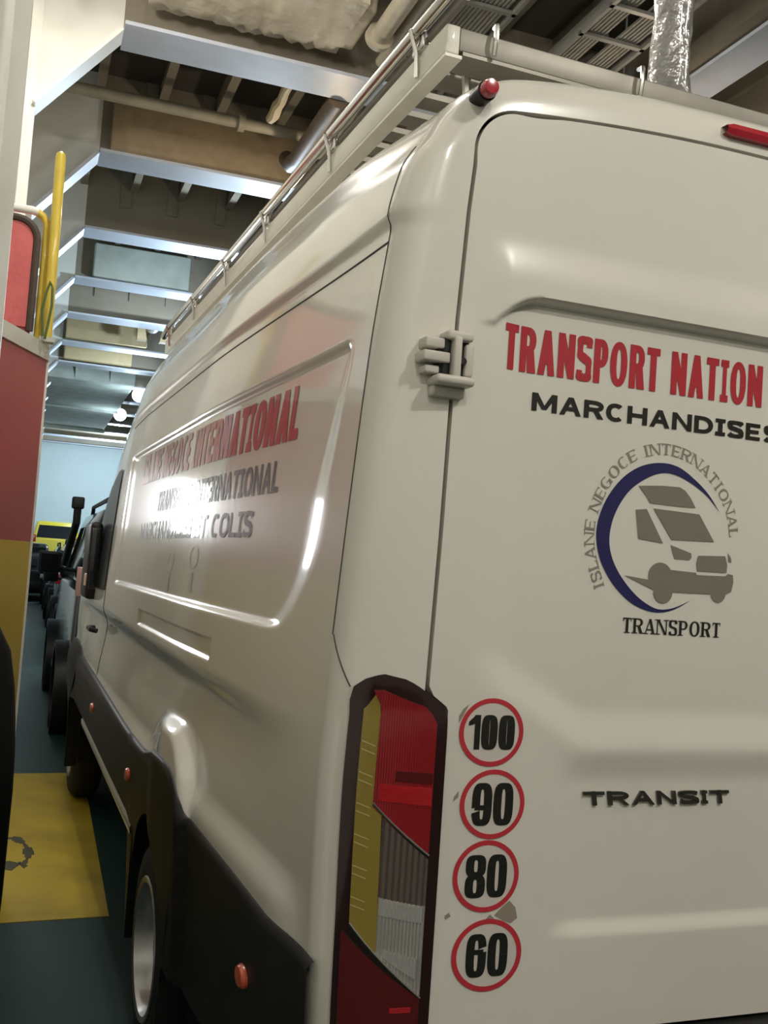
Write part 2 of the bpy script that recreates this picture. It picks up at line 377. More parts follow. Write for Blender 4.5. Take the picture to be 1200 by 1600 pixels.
pipe([(.67,1.5,5.86),(.67,5.45,5.86)],.075,PIPE,'cream ceiling pipe ending in a collar right of the wrapped duct','pipe',[((.67,5.42,5.86),1)])
pipe([(.85,1.5,5.92),(.85,5.9,5.92)],.05,PIPE,'thinner cream ceiling pipe between the van roof rack and the collared pipe','pipe')
pipe([(-1.6,8.05,6.1),(.75,8.05,6.1)],.06,PIPE,'cream pipe running across the bay in front of the second ceiling beam','pipe',[((.1,8.05,6.1),0)])
pipe([(.67,6.5,5.82),(.67,7.9,5.80),(.67,8.2,5.84),(.67,8.42,5.98)],.085,PIPEBR,'dark brown pipe behind the nearest ceiling beam, dipping to the roof rack','pipe')
def lagpipe(x,y0,y1,z,r,label):
    rng=np.random.RandomState(int(x*100)+7)
    pth=[(x+rng.uniform(-.012,.012),y,z+rng.uniform(-.012,.012)) for y in np.linspace(y0,y1,9)]
    rr=[r*(1+rng.uniform(-.15,.15)) for _ in pth]
    ship_mesh(MB().tube(pth,rr,10),'lagged_pipe',TAN,(x,y0,z),label,'pipe')
lagpipe(.30,6.45,7.6,6.0,.05,'thin tan wrapped pipe lit from the right, in the bay behind the nearest ceiling beam')
lagpipe(.90,6.5,8.0,5.95,.075,'thick tan wrapped pipe beside the dark brown pipe')
# panels with the lamp light on the webs put into their colour; yoke
for (x0,x1,y,z0,z1,l) in ((-1.15,.42,18.95,5.86,6.38,'tan panel on the sixth ceiling beam, lit tone put into its colour'),(-1.1,.35,21.3,5.86,6.38,'brightest tan panel, on the seventh ceiling beam, lit tone put into its colour'),(-.95,.5,14.0,5.86,6.38,'grey green panel on the fourth ceiling beam, lit tone put into its colour')):
    ship_mesh(MB().box(x0,x1,y-.06,y+.12,z0,z1,bev=.03),'lit_tone_panel',TAN if 'tan' in l else DUCT,((x0+x1)/2,y,z0),l,'panel')
e=ship_empty('pipe_yoke',.40,17.7,5.8,'tan two lug bracket holding a short round pipe under the far ceiling','bracket')
b=(.40,17.7,5.8)
MB().prism([(.10,5.75),(.10,6.05),(.22,6.1),(.24,5.95),(.28,5.75)],1,17.6,17.8).build('lug',TAN,e,False,off=b)
MB().prism([(.70,5.75),(.70,6.05),(.58,6.1),(.56,5.95),(.52,5.75)],1,17.6,17.8).build('lug',TAN,e,False,off=b)
MB().lathe([(.0,-.3),(.15,-.3),(.15,.3),(0,.3)],1,(.40,17.7,6.12),20).build('pipe_end',PIPE,e,True,off=b)
MB().box(.37,.43,17.67,17.73,6.25,6.7).build('hanger',TAN,e,False,off=b)
# far trunk
e=ship_empty('ventilation_duct',-.3,28,5.7,'large grey green ventilation duct under the far ceiling before the pale end wall','duct')
b=(-.3,28,5.7)
MB().box(-1.4,.62,23.0,33.0,5.70,6.6,bev=.05).build('trunk_body',DUCT,e,False,off=b)
for x in (-.75,.05): MB().prism([(22.98,6.6),(22.6,6.6),(22.98,5.75)],0,x-.02,x+.02).build('gusset',DUCT,e,False,off=b)
MB().box(-1.42,.64,27.9,28.0,5.66,5.72).build('flange_strip',DUCT,e,False,off=b)
MB().box(-1.42,.64,32.9,33.02,5.62,5.75).build('flange_strip',DUCT,e,False,off=b)
# cable trays
def tray(x0,x1,z,y0,y1,label,nc,gap=None):
    b=((x0+x1)/2,y0,z)
    e=ship_empty('cable_tray',*b,label,'cable tray')
    for xa in (x0,x1-.03): MB().box(xa,xa+.03,y0,y1,z,z+.10).build('side_rail',GALV,e,False,off=b)
    k=0;y=y0+.2
    while y<y1: MB().box(x0,x1,y-.02,y+.02,z,z+.025).build('rung',GALV,e,False,off=b);y+=.42
    c=MB()
    xs=[x0+.06+(x1-x0-.12)*(j+.5)/nc for j in range(nc)]
    for j,x in enumerate(xs):
        if gap and gap[0]<j/nc<gap[1]: continue
        c.tube([(x,y0,z+.045),(x,y1,z+.045)],(x1-x0-.12)/nc*.46,6)
    o=c.build('cables',CABLE,e,True,off=b);o['kind']='stuff'
    for yy in np.arange(y0+.5,y1,1.8): MB().box(x1-.02,x1,yy-.015,yy+.015,z,6.7).build('hanger',GALV,e,False,off=b)
tray(1.0,1.42,5.78,1.0,6.0,'cable tray nearest the rear left corner of the roof rack',9)
tray(1.95,2.50,5.78,1.0,6.0,'wide cable tray above the middle of the van roof, with a dark gap between cables',14,(.3,.55))
# round glowing lamps and fluorescent fittings
for (x,y,z,l) in ((.83,24.0,5.66,'larger round glowing ceiling lamp by the van roof edge'),(.74,28.3,5.68,'smaller round glowing ceiling lamp farther down the deck')):
    e=ship_empty('ceiling_lamp',x,y,z,l,'lamp','round lamps under the far ceiling')
    MB().lathe([(.0,-.15),(.11,-.13),(.17,-.05),(.18,.05),(.12,.12),(0,.13)],1,(0,-.05,0),24).build('globe',BULB,e,True)
    MB().lathe([(0,-.02),(.12,-.02),(.14,.10),(.05,.2),(0,.2)],1,(0,.10,0),20).build('lamp_body',LAMPBODY,e,True)
    MB().tube([(0,.2,0),(0,.2,.6)],.02,8).build('bracket',LAMPBODY,e,True)
    l=bpy.data.lights.new('globe_light','POINT');l.energy=40;l.color=COOL;l.shadow_soft_size=.12
    o=bpy.data.objects.new('globe_light',l);COL.objects.link(o);o.location=s2w(x-.3,y-.7,z-.55)
for i,(x,y,z,p,c) in enumerate(FITTINGS):
    if i==10: continue
    e=ship_empty('fluorescent_fitting',x,y,z,'fluorescent ceiling fitting %s'%(['above the gap left of the van','behind the camera right, added to light the van rear','behind the camera left, added to light the van rear','right of the van rear, added to light it','above the cable trays','over the van roof','over the cab','over the vehicle ahead','over the far lane','beside the large white bracket, added to brighten it'][i]),'lamp','fluorescent fittings under the deckhead')
    MB().box(-.07,.07,-.62,.62,.0,.06,bev=.01).build('housing',LAMPBODY,e,True)
    for k in (-1,1):
        MB().tube([(k*.035,-.58,-.03),(k*.035,.58,-.03)],.018,8).build('light_tube',TUBEC if c==COOL else TUBEL,e,True)
        MB().tube([(0,k*.4,.06),(0,k*.4,6.7-z)],.008,6).build('hanger',LAMPBODY,e,True)
# flood lamp on the hull side beyond the casing
e=ship_empty('flood_lamp',-1.80,5.35,2.16,'square flood lamp on the hull frames, mirrored in the van side','lamp')
MB().box(-.26,.22,.02,.12,-.22,.22,bev=.015).build('housing',LAMPBODY,e,True)
MB().box(-.23,.12,.0,.02,-.19,.19).build('lamp_panel',FLOOD,e,False)
MB().box(-.10,.06,.12,.80,-.04,.04).build('bracket',LAMPBODY,e,False)
# ---------------- hull side near the camera ----------------
e=ship_empty('steel_column',-1.90,1.75,0,'white painted steel column at the left border, closest to the camera','column')
b=(-1.90,1.75,0)
MB().box(-2.20,-1.7365,1.73,1.75,0,6.7).build('flange',HULL,e,False,off=b)
MB().box(-2.0,-1.97,1.75,2.0,0,6.7).build('web',HULL,e,False,off=b)
MB().box(-2.20,-1.77,2.0,2.02,0,6.7).build('flange',HULL,e,False,off=b)
MB().tube([(-1.82,1.70,0),(-1.82,1.70,6.7)],.03,14).build('conduit',HULL,e,True,off=b)
# red and yellow casing
poly=[(-1.573,3.1999),(-1.8632,2.5319),(-2.58,2.5319),(-2.58,3.50),(-1.5816,3.50)]
e=ship_empty('bulkhead_casing',-2.0,3.1,0,'angled steel casing painted red above and yellow below, behind the white column','casing')
b=(-2.0,3.1,0)
MB().prism(poly,2,1.7425,2.641).build('red_panel',CASRED,e,False,off=b)
MB().prism(poly,2,0,1.7425).build('yellow_panel',CASYEL,e,False,off=b)
pl=[(p[0]+.010,p[1]-.010) if k<2 else p for k,p in enumerate(poly)]
MB().prism(pl,2,2.6185,2.693).build('white_ledge',CASWHT,e,False,off=b)
MB().box(-1.5842,-1.5621,3.2086,3.49,0,2.6557).build('white_edge',BRACKET,e,False,off=b)
# red cover box with dark edging on the casing
e=ship_empty('hose_box',-1.82,3.1653,2.693,'box under a red cloth cover with dark edging, standing on the red casing','box')
b=(-1.82,3.1653,2.693)
def rrect(w,h,r,n=6):
    return [(w-r+r*math.cos(math.radians(a)),h-r+r*math.sin(math.radians(a))) for a in np.linspace(0,90,n)]+[(0,h),(0,0),(w,0)]
MB().prism([(-1.9741+p[0],2.693+p[1]) for p in rrect(0.3119,.085,.01)],1,3.1635,3.44).build('base',CASRED,e,False,off=b)
rr=rrect(0.3084,0.5198,0.0962)
MB().prism([(-1.9741+p[0],2.7597+p[1]) for p in rr],1,3.1488,3.42).build('cloth_cover',CLOTH,e,False,off=b)
path=[(-1.9741+0.3084,3.1488,2.7424)]+[(-1.9741+p[0],3.1488,2.7597+p[1]) for p in rr[:7]]
MB().tube(path,.0178,8).build('edging',DARKTRIM,e,True,off=b)
# yellow guard tube around the box, yellow pole
path=[(-1.625,3.1782,2.693),(-1.625,3.1782,3.1582)]+[(-1.6995+0.0745*math.cos(math.radians(a)),3.1782,3.2575+0.0745*math.sin(math.radians(a))) for a in (0,22,45,68,90)]+[(-1.9741,3.1782,3.332)]
e=ship_empty('guard_rail',-1.625,3.1782,2.693,'bent yellow guard tube arching over the red covered box','rail')
MB().tube(path[:7],.019,12).build('yellow_tube',YELPOLE,e,True,off=(-1.625,3.1782,2.693))
MB().tube(path[5:],.020,12).build('white_tube',BRACKET,e,True,off=(-1.625,3.1782,2.693))
e=ship_empty('yellow_pole',-1.5842,3.1263,2.693,'upright yellow pole standing on the corner of the red casing','pole')
MB().tube([(0,0,0),(-.0035,0,.442),(-.0087,0,.898),(-.0087,0,.921),(-.0087,0,.931)],[.025,.025,.025,.021,.009],14).build('tube',YELPOLE,e,True)
MB().box(-.034,.034,-.034,.034,0,.022).build('foot_plate',CASWHT,e,False)
ship_mesh(MB().tube([(-1.6033, 3.044, 2.7077), (-1.6146, 3.044, 2.829), (-1.6033, 3.044, 2.9156), (-1.5886, 3.044, 2.9676), (-1.5773, 3.044, 2.9373), (-1.5738, 3.044, 2.855), (-1.5842, 3.044, 2.7597), (-1.5929, 3.044, 2.6947)],.007,6),'cable_loop',GREENCAB,(-1.6033, 3.044, 2.7077),'loop of green cable tied at the foot of the yellow pole','cable')
# black fender at the lower left border
P=[];
zs=np.linspace(.0,1.50,15)
off=np.interp(zs,[0,.2,.62,1.02,1.25,1.42,1.50],[.085,.10,.12,.125,.105,.065,0])
for z,q in zip(zs,off):
    P.append([(-1.706+(.034+q*.80)*math.cos(a),1.42+(.07+q)*math.sin(a),z) for a in np.linspace(0,2*PI,18,endpoint=False)])
mb=MB().grid(P,closev=True);n=18;mb.f.append(tuple(len(mb.v)-n+k for k in range(n)));mb.m.append(0)
ship_mesh(mb,'rubber_fender',BLKRUB,(-1.722,1.42,0),'bulging black fender at the lower left border in front of the yellow casing','fender')
# ================= the van =================
VAN=tag(empty('delivery_van',(XC,3.3,0)),'white high roof delivery van with red lettering and a roof rack','van')
VO=(XC,3.3,0)
def vb(mb,name,m,parent=None,smooth=True,auto=35,label=None,fix=True):
    o=mb.build(name,m,parent or VAN,smooth,off=VO,auto=auto,fix=fix)
    if label:o['label']=label
    return o
def mir(p): return (2*XC-p[0],p[1],p[2])
def mirP(P):
    P=np.array(P,float);P[...,0]=2*XC-P[...,0];return P
# --- body side panels ---
ys=np.unique(np.concatenate([np.linspace(.11,.6,34),np.arange(.6,1.0,.022),np.arange(1.0,1.25,.008),np.arange(1.25,5.2,.022),np.linspace(5.2,6.70,40)]))
zrows=np.unique(np.round(np.concatenate([np.arange(.60,1.05,.02),np.arange(1.05,1.26,.007),np.arange(1.26,1.38,.011),np.arange(1.38,1.60,.006),np.arange(1.60,2.20,.02),np.arange(2.20,2.27,.005),np.arange(2.27,2.44,.012),np.arange(2.44,2.52,.005),np.arange(2.52,2.78,.015)]),4))
vv=np.concatenate([v_of_z(zrows),np.linspace(float(v_of_z(2.785)),float(v_of_z(2.92)),22),np.linspace(float(v_of_z(2.92))+.04,VMAX,14)])
Yg,Vg=np.meshgrid(ys,vv,indexing='ij')
X,Y,Z=side_pt(Yg,Vg)
G=np.stack([X,Y,Z],-1)
def wheel_hole(y,z): return ((y-1.66)**2+(z-.38)**2<.47**2)|((y-5.62)**2+(z-.36)**2<.44**2)
def body_grid(mb,G,flip=False):
    a,b=G.shape[:2];F=[]
    for i in range(a-1):
        for j in range(b-1):
            c=G[i:i+2,j:j+2].mean((0,1))
            if wheel_hole(c[1],c[2]): continue
            if c[2]<.80 and 2.0<c[1]<5.4: continue
            F.append((i*b+j,(i+1)*b+j,(i+1)*b+j+1,i*b+j+1))
    mb.add(G.reshape(-1,3),F)
mb=MB();body_grid(mb,G);body_grid(mb,mirP(G))
D,V=outline()
us=np.concatenate([[0],np.linspace(.03,1,22)])
C=np.array([[corner(D[i],V[i],u) for u in us] for i in range(len(D))])
lip=C[:,:1].copy();lip[:,0,1]+=.035
C=np.concatenate([lip,C],1)
mb.grid(C);mb.grid(mirP(C))
# nose closing
P=G[-1];mb.grid(np.stack([P,mirP(P)],0))
BODY=vb(mb,'body',PAINT,auto=42)
# dark inner shell so the gaps and wheel arches read black
mb=MB().prism([(-.86,.5),(2*XC+.86,.5),(2*XC+.84,2.3),(2*XC+.80,2.55),(2*XC+.66,2.75),(-.66,2.75),(-.80,2.55),(-.84,2.3)],1,.045,.07)
vb(mb,'door_seal',SEAL,VAN,False)
for xs in ((-.99,-.35),(.49,1.13)):
    for yc,r in ((1.66,.475),(5.62,.445)):
        mb=MB();n=24;pts=[(yc+r*math.cos(a),.36+r*math.sin(a)) for a in np.linspace(-.1,PI+.1,n)]
        mb.grid([[(xs[0],p[0],p[1]) for p in pts],[(xs[1],p[0],p[1]) for p in pts]])
        xi=xs[1] if xs[0]<0 else xs[0]
        mb.box(xi-.01,xi+.01,yc-.36,yc+.36,.30,.80);vb(mb,'wheel_arch_liner',BLACKPL,VAN)
vb(MB().box(-.90,1.04,.35,1.10,.42,.64).box(-.90,1.04,2.18,5.1,.42,.64).box(-.5,.64,.4,6.2,.30,.46),'underbody',BLACKPL,VAN,False)
# --- seams ---
def sp(y,z,off=.0015):
    x,yy,zz=side_pt(float(y),float(v_of_z(z)));return (float(x)-off,float(y),float(zz))
def cz(z,u,off=0.0):
    d=(float(gap_x(z)),z);v=float(v_of_z(z));p=corner(d,v,u)
    if off:
        e=.01;t=corner(d,v,min(u+e,1))-corner(d,v,max(u-e,0));n=np.array([t[1],-t[0],0]);n=-n if n[1]>0 and abs(n[1])>abs(n[0]) else n
        n=n/np.linalg.norm(n)
        if n[0]>0: n=-n
        p=p+n*off
    return p
mb=MB()
def seam(pts,r=.0016): mb.tube(pts,r,6)
rs=[]
for z in np.linspace(1.58,2.70,60): rs.append(sp(.115,z,.0005))
seam(rs)
seam([tuple(cz(1.48+.10*t,.62+.37*t,.0005)) for t in np.linspace(0,1,10)])
seam([sp(y,2.434,.0008) for y in np.linspace(.118,3.9,90)],.0022)
seam([sp(y,2.434,.0008) for y in (.116,.118)],.002)
seam([sp(4.02,z,.0008) for z in np.linspace(1.0,1.52,40)],.002)
vb(mb,'panel_seam',SEAM,BODY)
# --- side cladding with arch, both sides ---
def cl_curves():
    O=[];I=[]
    def seg(o,i,n):
        for t in np.linspace(0,1,n,endpoint=False):
            O.append(tuple(np.array(o[0])*(1-t)+np.array(o[1])*t));I.append(tuple(np.array(i[0])*(1-t)+np.array(i[1])*t))
    seg(((.06,.925),(1.13,.953)),((.06,.48),(1.281,.48)),40)
    A=np.linspace(200,-20,64)
    fl=[(1.13,.953),(1.145,.966),(1.17,.992),(1.215,1.02),(1.29,1.048),(1.40,1.062),(1.55,1.06),(1.72,1.04),(1.88,1.008),(2.0,.993),(2.4,.99)]
    fc=catmull(fl,10);s=np.concatenate([[0],np.cumsum(np.hypot(*np.diff(fc,axis=0).T))]);s/=s[-1]
    for k,a in enumerate(A):
        t=k/(len(A)-1);O.append((np.interp(t,s,fc[:,0]),np.interp(t,s,fc[:,1])));a=math.radians(a);I.append((1.69+.435*math.cos(a),.38+.435*math.sin(a)))
    O.pop();I.pop()
    seg(((2.4,.99),(4.98,1.045)),((2.088,.69),(5.14,.765)),70)
    A=np.linspace(190,20,40)
    fl=[(4.98,1.045),(5.05,1.06),(5.2,1.09),(5.62,1.10),(6.0,1.05),(6.2,.9)]
    fc=catmull(fl,8);s=np.concatenate([[0],np.cumsum(np.hypot(*np.diff(fc,axis=0).T))]);s/=s[-1]
    for k,a in enumerate(A):
        t=k/(len(A)-1);O.append((np.interp(t,s,fc[:,0]),np.interp(t,s,fc[:,1])));a=math.radians(a);I.append((5.62+.43*math.cos(a),.36+.43*math.sin(a)))
    return np.array(O),np.array(I)
O,I=cl_curves()
def cladding(m):
    mb=MB();P=[]
    for o,i in zip(O,I):
        row=[(sp(o[0],max(o[1],.6),0))]
        for t in np.linspace(0,1,30)**1.3:
            y,z=o*(1-t)+i*t
            q=sp(y,max(z,.62),.016*min(1,t*30+.35));row.append((q[0],y,z))
        y,z=i;q=sp(y,max(z,.62),-.06);row.append((q[0],y,z));P.append(row)
    P=np.array(P)
    mb.grid(P if m==0 else mirP(P));return mb
CLAD=[]
for m in (0,1): CLAD.append(vb(cladding(m),'side_cladding',BLACKPL,VAN,auto=40))
for m in (0,1):
    mb=MB();P=[]
    for y in np.linspace(2.12,4.35,40):
        z=.69+(.765-.69)*(y-2.12)/3.0
        P.append([sp(y,.72,.005)[:1]+(y,z+.012),sp(y,.72,.020)[:1]+(y,z-.02),sp(y,.72,.018)[:1]+(y,z-.045),sp(y,.72,-.02)[:1]+(y,z-.06)])
    P=np.array(P);mb.grid(P if m==0 else mirP(P));vb(mb,'sill',PAINT,VAN)
def oval(mb,y,z,ry,rz,off,t):
    c=sp(y,z,off);P=[]
    for r,h in ((1,-.004),(1,t*.5),(.8,t),(.0,t*1.15)):
        P.append([(c[0]-h,y+ry*r*math.cos(a),z+rz*r*math.sin(a)) for a in np.linspace(0,2*PI,20,endpoint=False)])
    mb.grid(P,closev=True)
for y,z in ((.44,.755),(2.25,.845),(3.75,.885)):
    mb=MB();oval(mb,y,z,.040,.026,.013,.016);o=vb(mb,'side_marker',ORANGE,None);o.parent=CLAD[0]
# --- rear doors ---
def zt(x): return 2.337-.065*np.clip((-.585-x)/.115,0,1)**2
def hdoor(x,z):
    x=np.asarray(x,float);xm=np.where(x>XC,2*XC-x,x)
    top=1-ss(zt(xm)-.014,zt(xm),z)
    rec=top*ss(-.715,-.60,xm)*ss(1.35,1.455,z-.12*np.clip((-.42-xm)/.22,0,1))
    vis=ss(2.47,2.36,z)*ss(zt(xm)-.014,zt(xm),z)*ss(-.745,-.665,xm)
    low=ss(-.50,-.40,xm)*ss(.955,.995,z)*(1-ss(1.285,1.37,z))
    return -.018*rec+.013*vis-.013*low
def door_pt(x,z,off=0.0): return (float(x),float(rear_y(x)-hdoor(x,z)-off),float(z))
ZB=.757
def door_mesh(xr):
    """left door skin: grid whose left and top edges follow the outline with a gap"""
    zs=np.unique(np.round(np.concatenate([np.arange(ZB,.94,.02),np.arange(.94,1.01,.005),np.arange(1.01,1.28,.018),np.arange(1.28,1.47,.008),np.arange(1.47,2.22,.02),np.arange(2.22,2.36,.0045),np.arange(2.36,2.48,.01),np.arange(2.48,2.61,.015)]),4))
    cx,cz0,r=-.668,2.635,.0965
    P=[]
    def left(z):
        if z<2.635: return float(gap_x(z))+.0095
        q=z-2.635;return cx-math.sqrt(max(0,r*r-q*q))
    A=list(zs)+[2.635+r*math.sin(a) for a in np.linspace(0,PI/2,14)]
    ztop=2.635+r
    for z in A:
        xl=left(z);u=np.linspace(0,1,90)**1.35
        row=[]
        for t in u:
            x=xl+(xr-xl)*t
            # let the upper rows follow the arched top edge
            k=np.clip((z-2.55)/(ztop-2.55),0,1)
            zz=z+k*max(0,float(door_top(x))-.0085-ztop)*ss(-.668,-.55,x)
            row.append(door_pt(x,zz))
        P.append(row)
    P=np.array(P)
    mb=MB().grid(P)
    # turned edges
    for E in (P[:,0],P[-1],P[:,-1],P[0]):
        E2=E.copy();E2[:,1]+=.032;E1=E.copy();mb.grid(np.stack([E1,E2],0))
    return mb
XS=.128
DL=vb(door_mesh(XS-.003),'rear_door',PAINT,VAN,auto=50)
mbR=door_mesh(2*XC-XS-.003);mbR.v=[mir(p) for p in mbR.v];DR=vb(mbR,'rear_door',PAINT,VAN,auto=50)
# --- lettering engine: strokes and ring segments in a cap-height-1 box ---
def stroke(p,q,w):
    p=np.array(p,float);q=np.array(q,float);d=q-p;d/=np.linalg.norm(d);n=np.array([-d[1],d[0]])*w/2
    return [p+n,p-n,q-n,q+n]
def ringseg(cx,cy,rx,ry,t,th,a0,a1,e=2.3,n=22):
    out=[];A=np.radians(np.linspace(a0,a1,n))
    def sp_(a,rx,ry): 
        c,s=math.cos(a),math.sin(a);return (cx+rx*math.copysign(abs(c)**(2/e),c),cy+ry*math.copysign(abs(s)**(2/e),s))
    for i in range(n-1):
        out.append([sp_(A[i],rx,ry),sp_(A[i+1],rx,ry),sp_(A[i+1],rx-t,ry-th),sp_(A[i],rx-t,ry-th)])
    return out
def glyph(ch,W,t,th,serif=0.0):
    """list of polygons; W width, t stem, th horizontal thickness"""
    R=lambda x0,x1,y0,y1:[(x0,y0),(x1,y0),(x1,y1),(x0,y1)]
    out=[];S=[]
    thin=t if not serif else th
    if ch=='I':
        m=W/2;out.append(R(m-t/2,m+t/2,0,1));S+=[(m,0),(m,1)]
        if not serif and W>t*1.5: out+= [R(0,W,0,th),R(0,W,1-th,1)]
    elif ch=='L': out+=[R(0,t,0,1),R(0,W,0,th)];S+=[(t/2,0),(t/2,1)]
    elif ch=='T': out+=[R(0,W,1-th,1),R(W/2-t/2,W/2+t/2,0,1)];S+=[(W/2,0)]
    elif ch=='E': out+=[R(0,t,0,1),R(0,W,0,th),R(0,W,1-th,1),R(0,W*.9,.5-th/2,.5+th/2)];S+=[(t/2,0),(t/2,1)]
    elif ch=='H': out+=[R(0,t,0,1),R(W-t,W,0,1),R(0,W,.5-th/2,.5+th/2)];S+=[(t/2,0),(t/2,1),(W-t/2,0),(W-t/2,1)]
    elif ch=='N': out+=[R(0,thin,0,1),R(W-thin,W,0,1),[(0,1),(t*.95,1),(W,0),(W-t*.95,0)]];S+=[(thin/2,0),(thin/2,1),(W-thin/2,1)]
    elif ch=='M': out+=[R(0,t,0,1),R(W-t,W,0,1),[(0,1),(t*1.1,1),(W/2+t*.45,.12),(W/2-t*.45,.12)],[(W,1),(W-t*1.1,1),(W/2-t*.45,.12),(W/2+t*.45,.12)]]
    elif ch=='A':
        out+=[[(0,0),(thin,0),(W/2+thin*.5,1),(W/2-thin*.5,1)],[(W-t,0),(W,0),(W/2+t*.5,1),(W/2-t*.5,1)],R(W*.22,W*.78,.24,.24+th)];S+=[(thin/2,0),(W-t/2,0)]
    elif ch in 'PR':
        h=.5 if ch=='R' else .45
        cx=max(t,W*.5);rx=W-cx;cy=(1+h-th/2)/2+.0;ry=(1-(h-th/2))/2
        out+=[R(0,t,0,1),R(0,cx,1-th,1),R(0,cx,cy-ry,cy-ry+th)]+ringseg(cx,cy,rx,ry,t*.95,th,-90,90,2.2)
        if ch=='R': out.append([(W*.42,h),(W*.42+t*1.1,h),(W+.02,0),(W-t*1.15,0)])
        S+=[(t/2,0),(t/2,1)]
    elif ch=='D':
        cx=max(t,W*.4);out+=[R(0,t,0,1),R(0,cx,1-th,1),R(0,cx,0,th)]+ringseg(cx,.5,W-cx,.5,t,th,-90,90,2.2);S+=[(t/2,0),(t/2,1)]
    elif ch=='O': out+=ringseg(W/2,.5,W/2,.51,t,th,0,360,2.25,40)
    elif ch=='C': out+=ringseg(W/2,.5,W/2,.51,t,th,48,312,2.25,34)
    elif ch=='G': out+=ringseg(W/2,.5,W/2,.51,t,th,48,330,2.25,34)+[R(W-t,W,.02,.48),R(W*.55,W,.48-th,.48)]
    elif ch=='S':
        t=t*(.80 if not serif else .9);a=t/2;b=th/2
        c=catmull([(W-a,.76),(W*.80,.97-b),(W/2,1.005-b),(W*.2,.965-b),(a,.755),(W*.22,.59),(W*.5,.51),(W*.78,.43),(W-a,.255),(W*.8,b+.035),(W/2,b-.005),(W*.2,b+.03),(a,.235)],6)
        T=np.gradient(c,axis=0);T/=np.linalg.norm(T,axis=1)[:,None];Nn=np.stack([-T[:,1],T[:,0]],1)
        hw=(np.abs(Nn[:,0])*t+np.abs(Nn[:,1])*th)/2
        for i in range(len(c)-1): out.append([tuple(c[i]+Nn[i]*hw[i]),tuple(c[i+1]+Nn[i+1]*hw[i+1]),tuple(c[i+1]-Nn[i+1]*hw[i+1]),tuple(c[i]-Nn[i]*hw[i])])
    elif ch=='1': out+=[R(W-t,W,0,1),[(0,.80),(0,.68),(W-t,.74),(W-t,1.0),(W-t*.9,1.0)]]
    elif ch=='0': out+=ringseg(W/2,.5,W/2,.505,t,th,0,360,3.4,48)
    elif ch=='8': out+=ringseg(W/2,.745,W/2,.26,t,th*.8,0,360,3.2,40)+ringseg(W/2,.27,W/2,.275,t,th*.8,0,360,3.2,40)
    elif ch=='6': out+=ringseg(W/2,.5,W/2,.505,t,th,13,180,3.4,30)+ringseg(W/2,.5,W/2,.505,t,th,180,363,3.4,30)+[R(t*.9,W-t*.35,.52,.52+th*.8)]
    elif ch=='9': out+=ringseg(W/2,.5,W/2,.505,t,th,-167,0,3.4,30)+ringseg(W/2,.5,W/2,.505,t,th,0,183,3.4,30)+[R(t*.35,W-t*.9,.48-th*.8,.48)]
    if serif:
        for (x,y) in S: out.append(R(x-t*1.15,x+t*1.15,0 if y==0 else 1-serif,serif if y==0 else 1))
        if ch in 'TE':
            e=.22
            if ch=='T': out+=[R(0,serif,1-e,1),R(W-serif,W,1-e,1)]
            else: out+=[R(W-serif,W,0,e),R(W-serif,W,1-e,1)]
        if ch=='L': out.append(R(W-serif,W,0,.24))
    return out
WID={'I':.34,'L':.58,'T':.66,'E':.62,'H':.78,'N':.80,'M':.92,'A':.80,'P':.68,'R':.74,'D':.78,'O':.84,'C':.72,'G':.8,'S':.68,'1':.38,'0':.52,'8':.52,'6':.52,'9':.52,' ':.36}
def text_polys(txt,x0,x1,h,t,th,gap=.10,serif=0.0,slant=0.0,wid=None):
    """polygons in metres laid from x0 to x1 along a base line, cap height h; widths scaled to fit"""
    wid=wid or WID
    tot=sum(wid[c] for c in txt)+gap*(len(txt)-1)
    k=(x1-x0)/tot;x=x0;out=[]
    words=[]
    for c in txt:
        W=wid[c]*k/h          # in cap heights
        if c==' ': words.append(out);out=[]
        if c!=' ':
            for p in glyph(c,W,min(t,W*.48),th,serif): out.append([(x+(a+slant*b)*h,b*h) for a,b in p])
        x+=(wid[c]+gap)*k
    words.append(out)
    return words
def add_polys(mb,polys,f,mi=0):
    for p in polys:
        k=mb.n_poly=getattr(mb,'n_poly',0)+1
        q_=[Vector(f(*q)) for q in p];a_=sum(p[i][0]*p[(i+1)%len(p)][1]-p[(i+1)%len(p)][0]*p[i][1] for i in range(len(p)))
        if a_<0: q_.reverse()
        # overlapping strokes lie a hair apart so that they do not shade each other
        n_=(q_[1]-q_[0]).cross(q_[2]-q_[0]);n_.normalize();s_=1 if (n_.y<0 and abs(n_.y)>.5) or (n_.x<0 and abs(n_.x)>.5) else -1
        mb.add([v+n_*s_*(k%6)*4e-5 for v in q_],[tuple(range(len(p)))],mi)
LO=.0016
def door_text(name,words,m,parent,zb=0.0,lab=None):
    for polys in words:
        mb=MB();add_polys(mb,polys,lambda x,z:door_pt(x,z+zb,LO))
        o=mb.build(name,m,parent,False,off=VO,fix=False)
        if lab:o['label']=lab
W2=dict(WID);W2['I']=.42
door_text('lettering',text_polys('TRANSPORT NATION',-.668,.030,.100,.165,.165,.12,wid=W2),TXTRED,DL,2.174,lab='red TRANSPORT NATION lettering')
door_text('lettering',text_polys('AL',.140,.230,.100,.165,.165,.12,wid=W2),TXTRED,DR,2.174)
door_text('lettering',text_polys('MARCHANDISE',-.589,.030,.040,.32,.22,.10,wid=W2),TXTBLK,DL,2.093,lab='black MARCHANDISES lettering')
door_text('lettering',text_polys('S',.042,.090,.040,.32,.22,.10,wid=W2),TXTBLK,DL,2.093)
